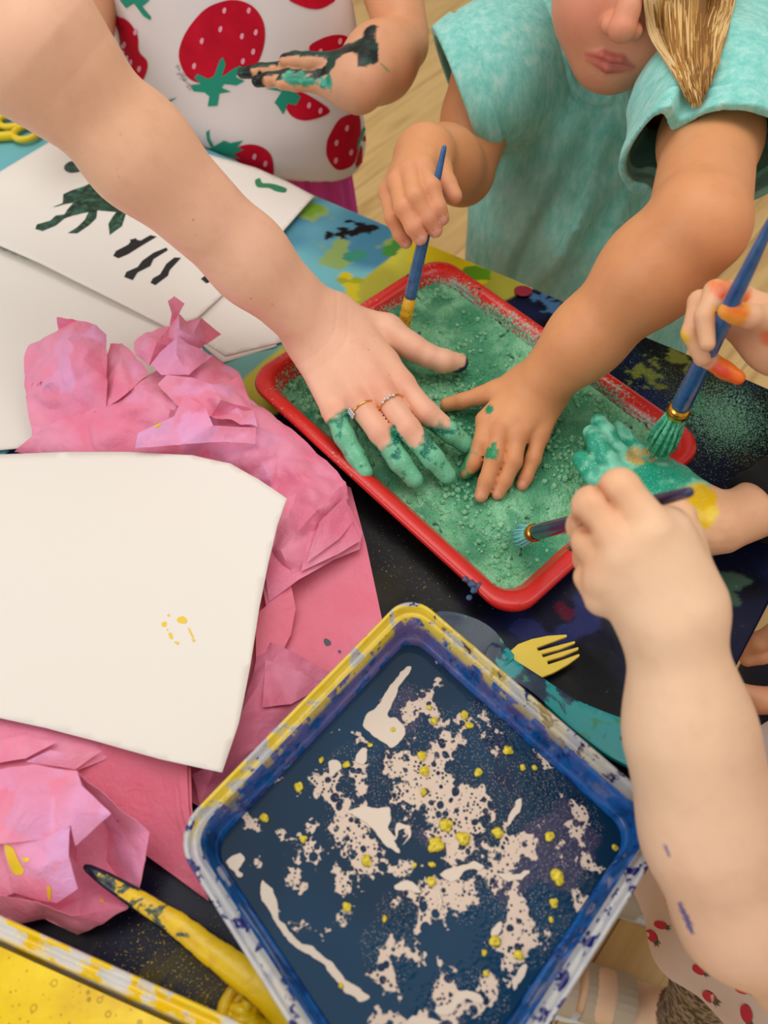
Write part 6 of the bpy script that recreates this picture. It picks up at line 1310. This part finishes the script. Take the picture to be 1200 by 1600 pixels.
gv = groove(b.V, .0022) * (np.linalg.norm(b.V - F5[0].p[0], axis=1) < .06); b.col = mixc(b.col, lin(190, 112, 76), .6 * np.clip(gv, 0, 1))  # shade in the finger creases painted into the skin colour
b.tint(arm5[0].p[3], .08, (232, 174, 150), .5)
ux_ = (b.V - CAM) @ RT / ((b.V - CAM) @ FW) * FP + 600; vy_ = 800 - (b.V - CAM) @ UP / ((b.V - CAM) @ FW) * FP; isarm = a5(b.V) < .004
for a_, c_, w_ in (((1062, 1410), (1080, 1455), 4.5), ((1037, 1318), (1046, 1340), 2.5)):
    d_, _t = segd(ux_, vy_, a_, c_); m_ = (d_ < w_ * (1 - .6 * np.abs(_t - .5))) & isarm; b.col[m_] = mixc(b.col[m_], lin(46, 66, 150), np.full(m_.sum(), .85))
# patterned stocking on the legs
lg = (b.V[:, 2] < T - .22) & ((b.V[:, 2] > .085) | (np.linalg.norm(b.V[:, :2] - heel[:2], axis=1) < .032)); f1, f2, _c = worley(b.V * [1, 1, .8], 110, 5); net = sstep(.10, .16, f2 - f1); b.col[lg] = mixc(np.tile(lin(150, 130, 112), (lg.sum(), 1)), lin(52, 44, 38), net[lg])
f_o = b.build('person'); tag(f_o, 'child in the foreground gripping a navy brush, in a pale strawberry print dress', 'person')
tip5 = at(806, 840, .020); bm5 = atd(985, 793, .436); k_ = 1.62
end5 = None
for s in np.linspace(.05, .5, 400):
    e = bm5 + (bm5 - tip5) / np.linalg.norm(bm5 - tip5) * s
    if ((e - CAM) @ RT / depth(e) * FP + 600) > 1078: end5 = e; break
brush('navy brush held by the foreground child, its pale bristles touching the green powder', tip5, end5 if end5 is not None else bm5, .032, .009, [.0060, .0062, .0056, .0052, .0028], 1, BL2, GOLD, BRI2)
dr = Chain([W(cx5 + .02, cy5, .10), W(cx5, cy5, -.02), W(cx5, cy5, -.12), W(cx5, cy5, -.24)], [.075, .086, .096, .108], .04)
def dress(P):
    a = np.arctan2(P[:, 1] - cy5, P[:, 0] - cx5); o = dr(P) + .004 * np.sin(a * 9 + P[:, 2] * 9) * sstep(T - .02, T - .18, P[:, 2]) + .003 * (fbm(P, 20, 2, 3) - .5); d = np.maximum(o, -(o + .012)); return np.maximum(np.maximum(d, (T - .20) - P[:, 2]), P[:, 2] - T - .13)
V, Q = surface(dress, *bounds([dr], .02), .004); t_ = NT('pale_dress_cotton'); v = t_.coord(); t_.set(Base_Color=rgba(222, 200, 190), Roughness=.85, **{'Specular_IOR_Level': .15}); t_.bump(t_.noise(v, 60, 3), 'Fac', .3, .003)
dro = mesh('dress', V, Q, t_.m, f_o); tag(dro, 'pale pink dress with small red strawberries')
q = lambda L: Z(L, 2.4628, 850, 950)
sm = []
for x, y, an, s in ((481, 1113, 80, 1), (452, 1220, 20, .9), (418, 1263, 55, 1), (575, 1292, 50, .7), (600, 1390, 30, 1), (640, 1495, 40, 1.1), (768, 1463, 20, 1.1), (782, 1560, 75, 1.3), (700, 1340, 60, .8)):
    an = math.radians(an); c, s_ = math.cos(an), math.sin(an); R2 = lambda L: [(x + (a * c - b_ * s_) * s, y + (a * s_ + b_ * c) * s) for a, b_ in L]
    sm.append((q(R2([(-30, 0), (-24, 12), (-5, 17), (15, 14), (26, 4), (24, -8), (5, -16), (-20, -12)])), 0, True)); sm.append((q(R2([(22, -8), (46, -12), (30, -2), (50, 2), (30, 6), (44, 14), (22, 8)])), 1, False))
print_on(dro, sm, [plain('strawberry_red', (196, 26, 60), .85), plain('leaf_dark_green', (70, 84, 66), .85)], .0006, .003)
# sandals
SOL, STRP = plain('white_sole', (226, 236, 238), .5), plain('beige_strap', (196, 180, 156), .6)
fd = (toe - heel) / np.linalg.norm(toe - heel); fs = np.array([-fd[1], fd[0], 0])
for o2 in (np.zeros(3), off2):
    ol = catmull([heel + o2 - fd * .022 + fs * 0, heel + o2 + fs * .026, lerp(heel, toe, .5) + o2 + fs * .028, lerp(heel, toe, .85) + o2 + fs * .034, toe + o2 + fd * .018 + fs * .012, toe + o2 + fd * .018 - fs * .014, lerp(heel, toe, .85) + o2 - fs * .034, lerp(heel, toe, .5) + o2 - fs * .028, heel + o2 - fs * .026], 5, True)
    s_ = prism([p for p in ol], -T + .001, -T + .020, 'sandal', SOL, f_o, .004)
    for t, wd in ((.42, .011), (.62, .012), (.84, .012)):
        c = lerp(heel, toe, t) + o2; m = MB(); rings = []
        for a in np.linspace(-.1, math.pi + .1, 14):
            p = c + fs * math.cos(a) * .029 + np.array([0, 0, .0 + .040 * max(math.sin(a), -.2) * (1.15 - .45 * t) + .012]); n_ = fs * math.cos(a) + UPV * math.sin(a); rings.append([p + fd * wd - n_ * .001, p + fd * wd + n_ * .002, p - fd * wd + n_ * .002, p - fd * wd - n_ * .001])
        V, Fc = loft(rings, True, True); mesh('strap', V, Fc, STRP, s_, False)
    hb_ = MB(); hb_.tube([heel + o2 + fs * .027 * math.cos(a) - fd * .027 * math.sin(a) + np.array([0, 0, .040]) for a in np.linspace(-.5, math.pi + .5, 14)], .009, 8, flat=.25); hb_.build('heel_strap', plain('pale_blue_strap', (196, 212, 220), .5), s_)
simple_hair(L5, M5, .95, (170, 128, 76), f_o)

# ---------------------------------------------------------------- child at the table's corner, fingers round the edge
d6 = depth(at(1180, 1005, -.03)) + .012
F6 = [CD([(1255, 1010, d6, 20), (1212, 990, d6 - .004, 17), (1186, 1003, d6 + .004, 15), (1170, 1014, d6 + .012, 12)]), CD([(1262, 1040, d6 + .01, 20), (1215, 1012, d6 + .006, 17), (1190, 1022, d6 + .010, 15), (1168, 1030, d6 + .014, 12)]), CD([(1268, 1090, d6 + .02, 26), (1215, 1095, d6 + .014, 22), (1185, 1094, d6 + .012, 20), (1164, 1082, d6 + .012, 14)])]
P6 = [CD([(1330, 1060, d6 + .01, 40), (1255, 1015, d6, 22)]), CD([(1330, 1075, d6 + .02, 40), (1262, 1045, d6 + .01, 24)]), CD([(1330, 1090, d6 + .02, 38), (1262, 1085, d6 + .02, 28)])]
w6 = atd(1330, 1075, d6 + .015); e6 = w6 + np.array([.16, .03, -.02]); s6 = e6 + np.array([.10, .05, .16])
arm6 = [Chain([w6, e6], [.024, .031]), Chain([e6, s6], [.031, .038])]; h6 = hand_sdf(P6, F6, .008, .004, .001); a6 = union(arm6, .01)
tc6 = np.array([s6[0] + .06, s6[1] + .04, s6[2]]); tor6 = [Chain([tc6 + [0, 0, .0], tc6 - [0, 0, .24]], [.09, .10], .03, np.array([1.0, 0, 0]), .75), Chain([s6, tc6], [.036, .06])]; t6 = union(tor6, .02)
hd6, L6, M6, u6, l6, hb6 = head_parts(tc6 + np.array([-.08, 0, .17]), np.array([-.2, 0, 1.0]), np.array([-1.0, .1, -.3]), .95); nk6 = Chain([L6(0, -.02, -.05), tc6], [.034, .045])
def corner(P): return smin(smin(smin(t6(P), nk6(P), .02), hd6(P), .012), smin(a6(P), h6(P), .010), .012)
b = Body(corner, arm6 + F6 + P6 + tor6 + [nk6], .0026, (226, 166, 128), 55, hb6); paint_face(b, L6, u6, l6)
c_o = b.build('person'); tag(c_o, 'child mostly outside the right edge with fingers curled under the table edge', 'person')
kn6 = at(1204, 1136, -.14) + np.array([.01, .03, 0]); tr = [Chain([tc6 - [0, 0, .2], kn6 + np.array([.03, .0, 0]), kn6 + np.array([.03, .01, -.30])], [.095, .050, .040], .03)]
V, Q = surface(union(tr, .02), *bounds(tr, .02), .005); mesh('trousers', V, Q, plain('navy_cotton', (40, 52, 84), .85), c_o)
tp6 = Chain([tc6 + [0, 0, .01], tc6 - [0, 0, .22]], [.10, .115], .03, np.array([1.0, 0, 0]), .78); V, Q = surface(tp6, *bounds([tp6], .02), .005); mesh('top', V, Q, BLK, c_o)
simple_hair(L6, M6, .95, (60, 44, 32), c_o)
# ================================================================ small things
# long stirrer smeared with yellow paint
t_ = NT('yellow_and_navy_smears'); v = t_.coord(); n = t_.noise(v, 75, 5, .62, .5); a = t_.attr('paint'); q2 = t_.math('ADD', (n, 'Fac'), (a, 'Fac'))
r = t_.ramp(q2, 0, [(.44, rgba(20, 30, 54)), (.48, rgba(60, 74, 60)), (.53, rgba(90, 100, 60)), (.56, rgba(226, 180, 20)), (.75, rgba(240, 200, 16))]); t_.base(r, 'Color'); t_.set(Roughness=.3); t_.bump(t_.noise(v, 120, 4, .6), 'Fac', .5, .0015)
cp = [(138, 1357, .030, 6.5), (165, 1374, .030, 11), (215, 1405, .031, 15), (275, 1443, .032, 19), (330, 1485, .033, 22), (390, 1528, .034, 26), (432, 1562, .032, 28), (470, 1608, .026, 28), (486, 1640, .024, 26)]
pts = catmull([at(*p[:3]) for p in cp], 6); rad = list(np.interp(np.linspace(0, len(cp) - 1, len(pts)), range(len(cp)), [px(at(*p[:3]), p[3]) for p in cp]))
mb = MB().tube([pts[0] - (pts[1] - pts[0]) / np.linalg.norm(pts[1] - pts[0]) * .003] + pts, [rad[0] * .5] + rad, 20, flat=.62)
V = np.array(mb.V); k = np.array([np.argmin(np.linalg.norm(np.array(pts) - x, axis=1)) for x in V]) / len(pts); upn = np.array([(x - pts[int(min(kk * len(pts), len(pts) - 1))])[2] for x, kk in zip(V, k)])
pm = np.where(upn > .002, .10, -.12) + .16 * sstep(.3, .62, k) - .06 * (k < .25)
stir = mesh('paint_stirrer', V, mb.F, t_.m, None, True, None, pm); tag(stir, 'long tapered stirring stick smeared with yellow paint, tip in the lower pink tissue', 'stirring stick')
# yellow loopy sponge
t_ = NT('wet_yellow_sponge'); v = t_.coord(); n = t_.noise(v, 110, 4, .6); t_.base(t_.ramp(n, 'Fac', [(.3, rgba(210, 160, 0)), (.5, rgba(240, 200, 10)), (.68, rgba(250, 222, 60)), (.75, rgba(140, 190, 60))]), 'Color'); t_.set(Roughness=.3); t_.bump(n, 'Fac', .5, .001)
mb = MB(); c = at(412, 1590, .010)
for k in range(9):
    a0 = 1.2 + k * .42; r1 = .018 + .004 * random.random(); pts = [c + np.array([math.cos(a0) * r1 * s + math.cos(a0 + 1.57) * .006 * math.sin(s * 6), math.sin(a0) * r1 * s, .004 + .010 * math.sin(s * 3.0)]) for s in np.linspace(.15, 1.05, 8)]
    mb.tube(catmull(pts, 3), .0036, 9)
for k in range(3): mb.tube([c + np.array([math.cos(x) * (.012 + .005 * k), math.sin(x) * (.010 + .005 * k), .006 + .003 * k]) for x in np.linspace(0, 6.28, 20, endpoint=False)], .0034, 8, closed=True)
sp = mb.build('sponge', t_.m); tag(sp, 'loopy yellow sponge scrap soaked in paint between the stirring stick and the yellow tub', 'sponge')
mb = MB().tube(catmull([c + np.array([-.004, .010, .016]), c + np.array([.006, .006, .019]), c + np.array([.014, .002, .015])], 5), .0022, 8); o = mb.build('green_strand', plain('green_strand', (70, 150, 50), .4), sp)
# dried maroon paint dot
P0 = [at(u, v, .0045) for u, v in catmull([(804, 450), (812, 446), (824, 447), (832, 453), (828, 460), (816, 462), (806, 458)], 3, True)]
o = prism(P0, .0028, .0045, 'paint_dot', plain('maroon_paint', (148, 18, 52), .45), None, .0006); tag(o, 'round maroon dab of paint on the cloth beyond the red tray', 'paint dab')
# clot of paint on the tray corner
mb = MB()
for u, v, r in ((728, 905, 6), (738, 912, 8), (748, 914, 6), (740, 922, 6), (733, 934, 5)): mb.blob(at(u, v, .0275), px(at(u, v, .03), r), 9, 6, (1, 1, .6), .5)
o = mb.build('paint_clot', speck('dusky_paint', (58, 92, 128), (110, 70, 84), 300, .55, .4)); tag(o, 'dusky blue clot of paint stuck on the near rim of the red tray', 'paint clot')
# lilac white sheet at the very left
pl_ = sheet('paper_sheet', [(-110, 118, .012), (10, 128, .012), (34, 140, .010), (22, 158, .008), (0, 184, .006), (-110, 262, .006)], [], paper_mat('lilac_paper', (226, 214, 226)), .0006)
tag(pl_, 'pale lilac sheet above the yellow scissors at the left edge', 'paper')
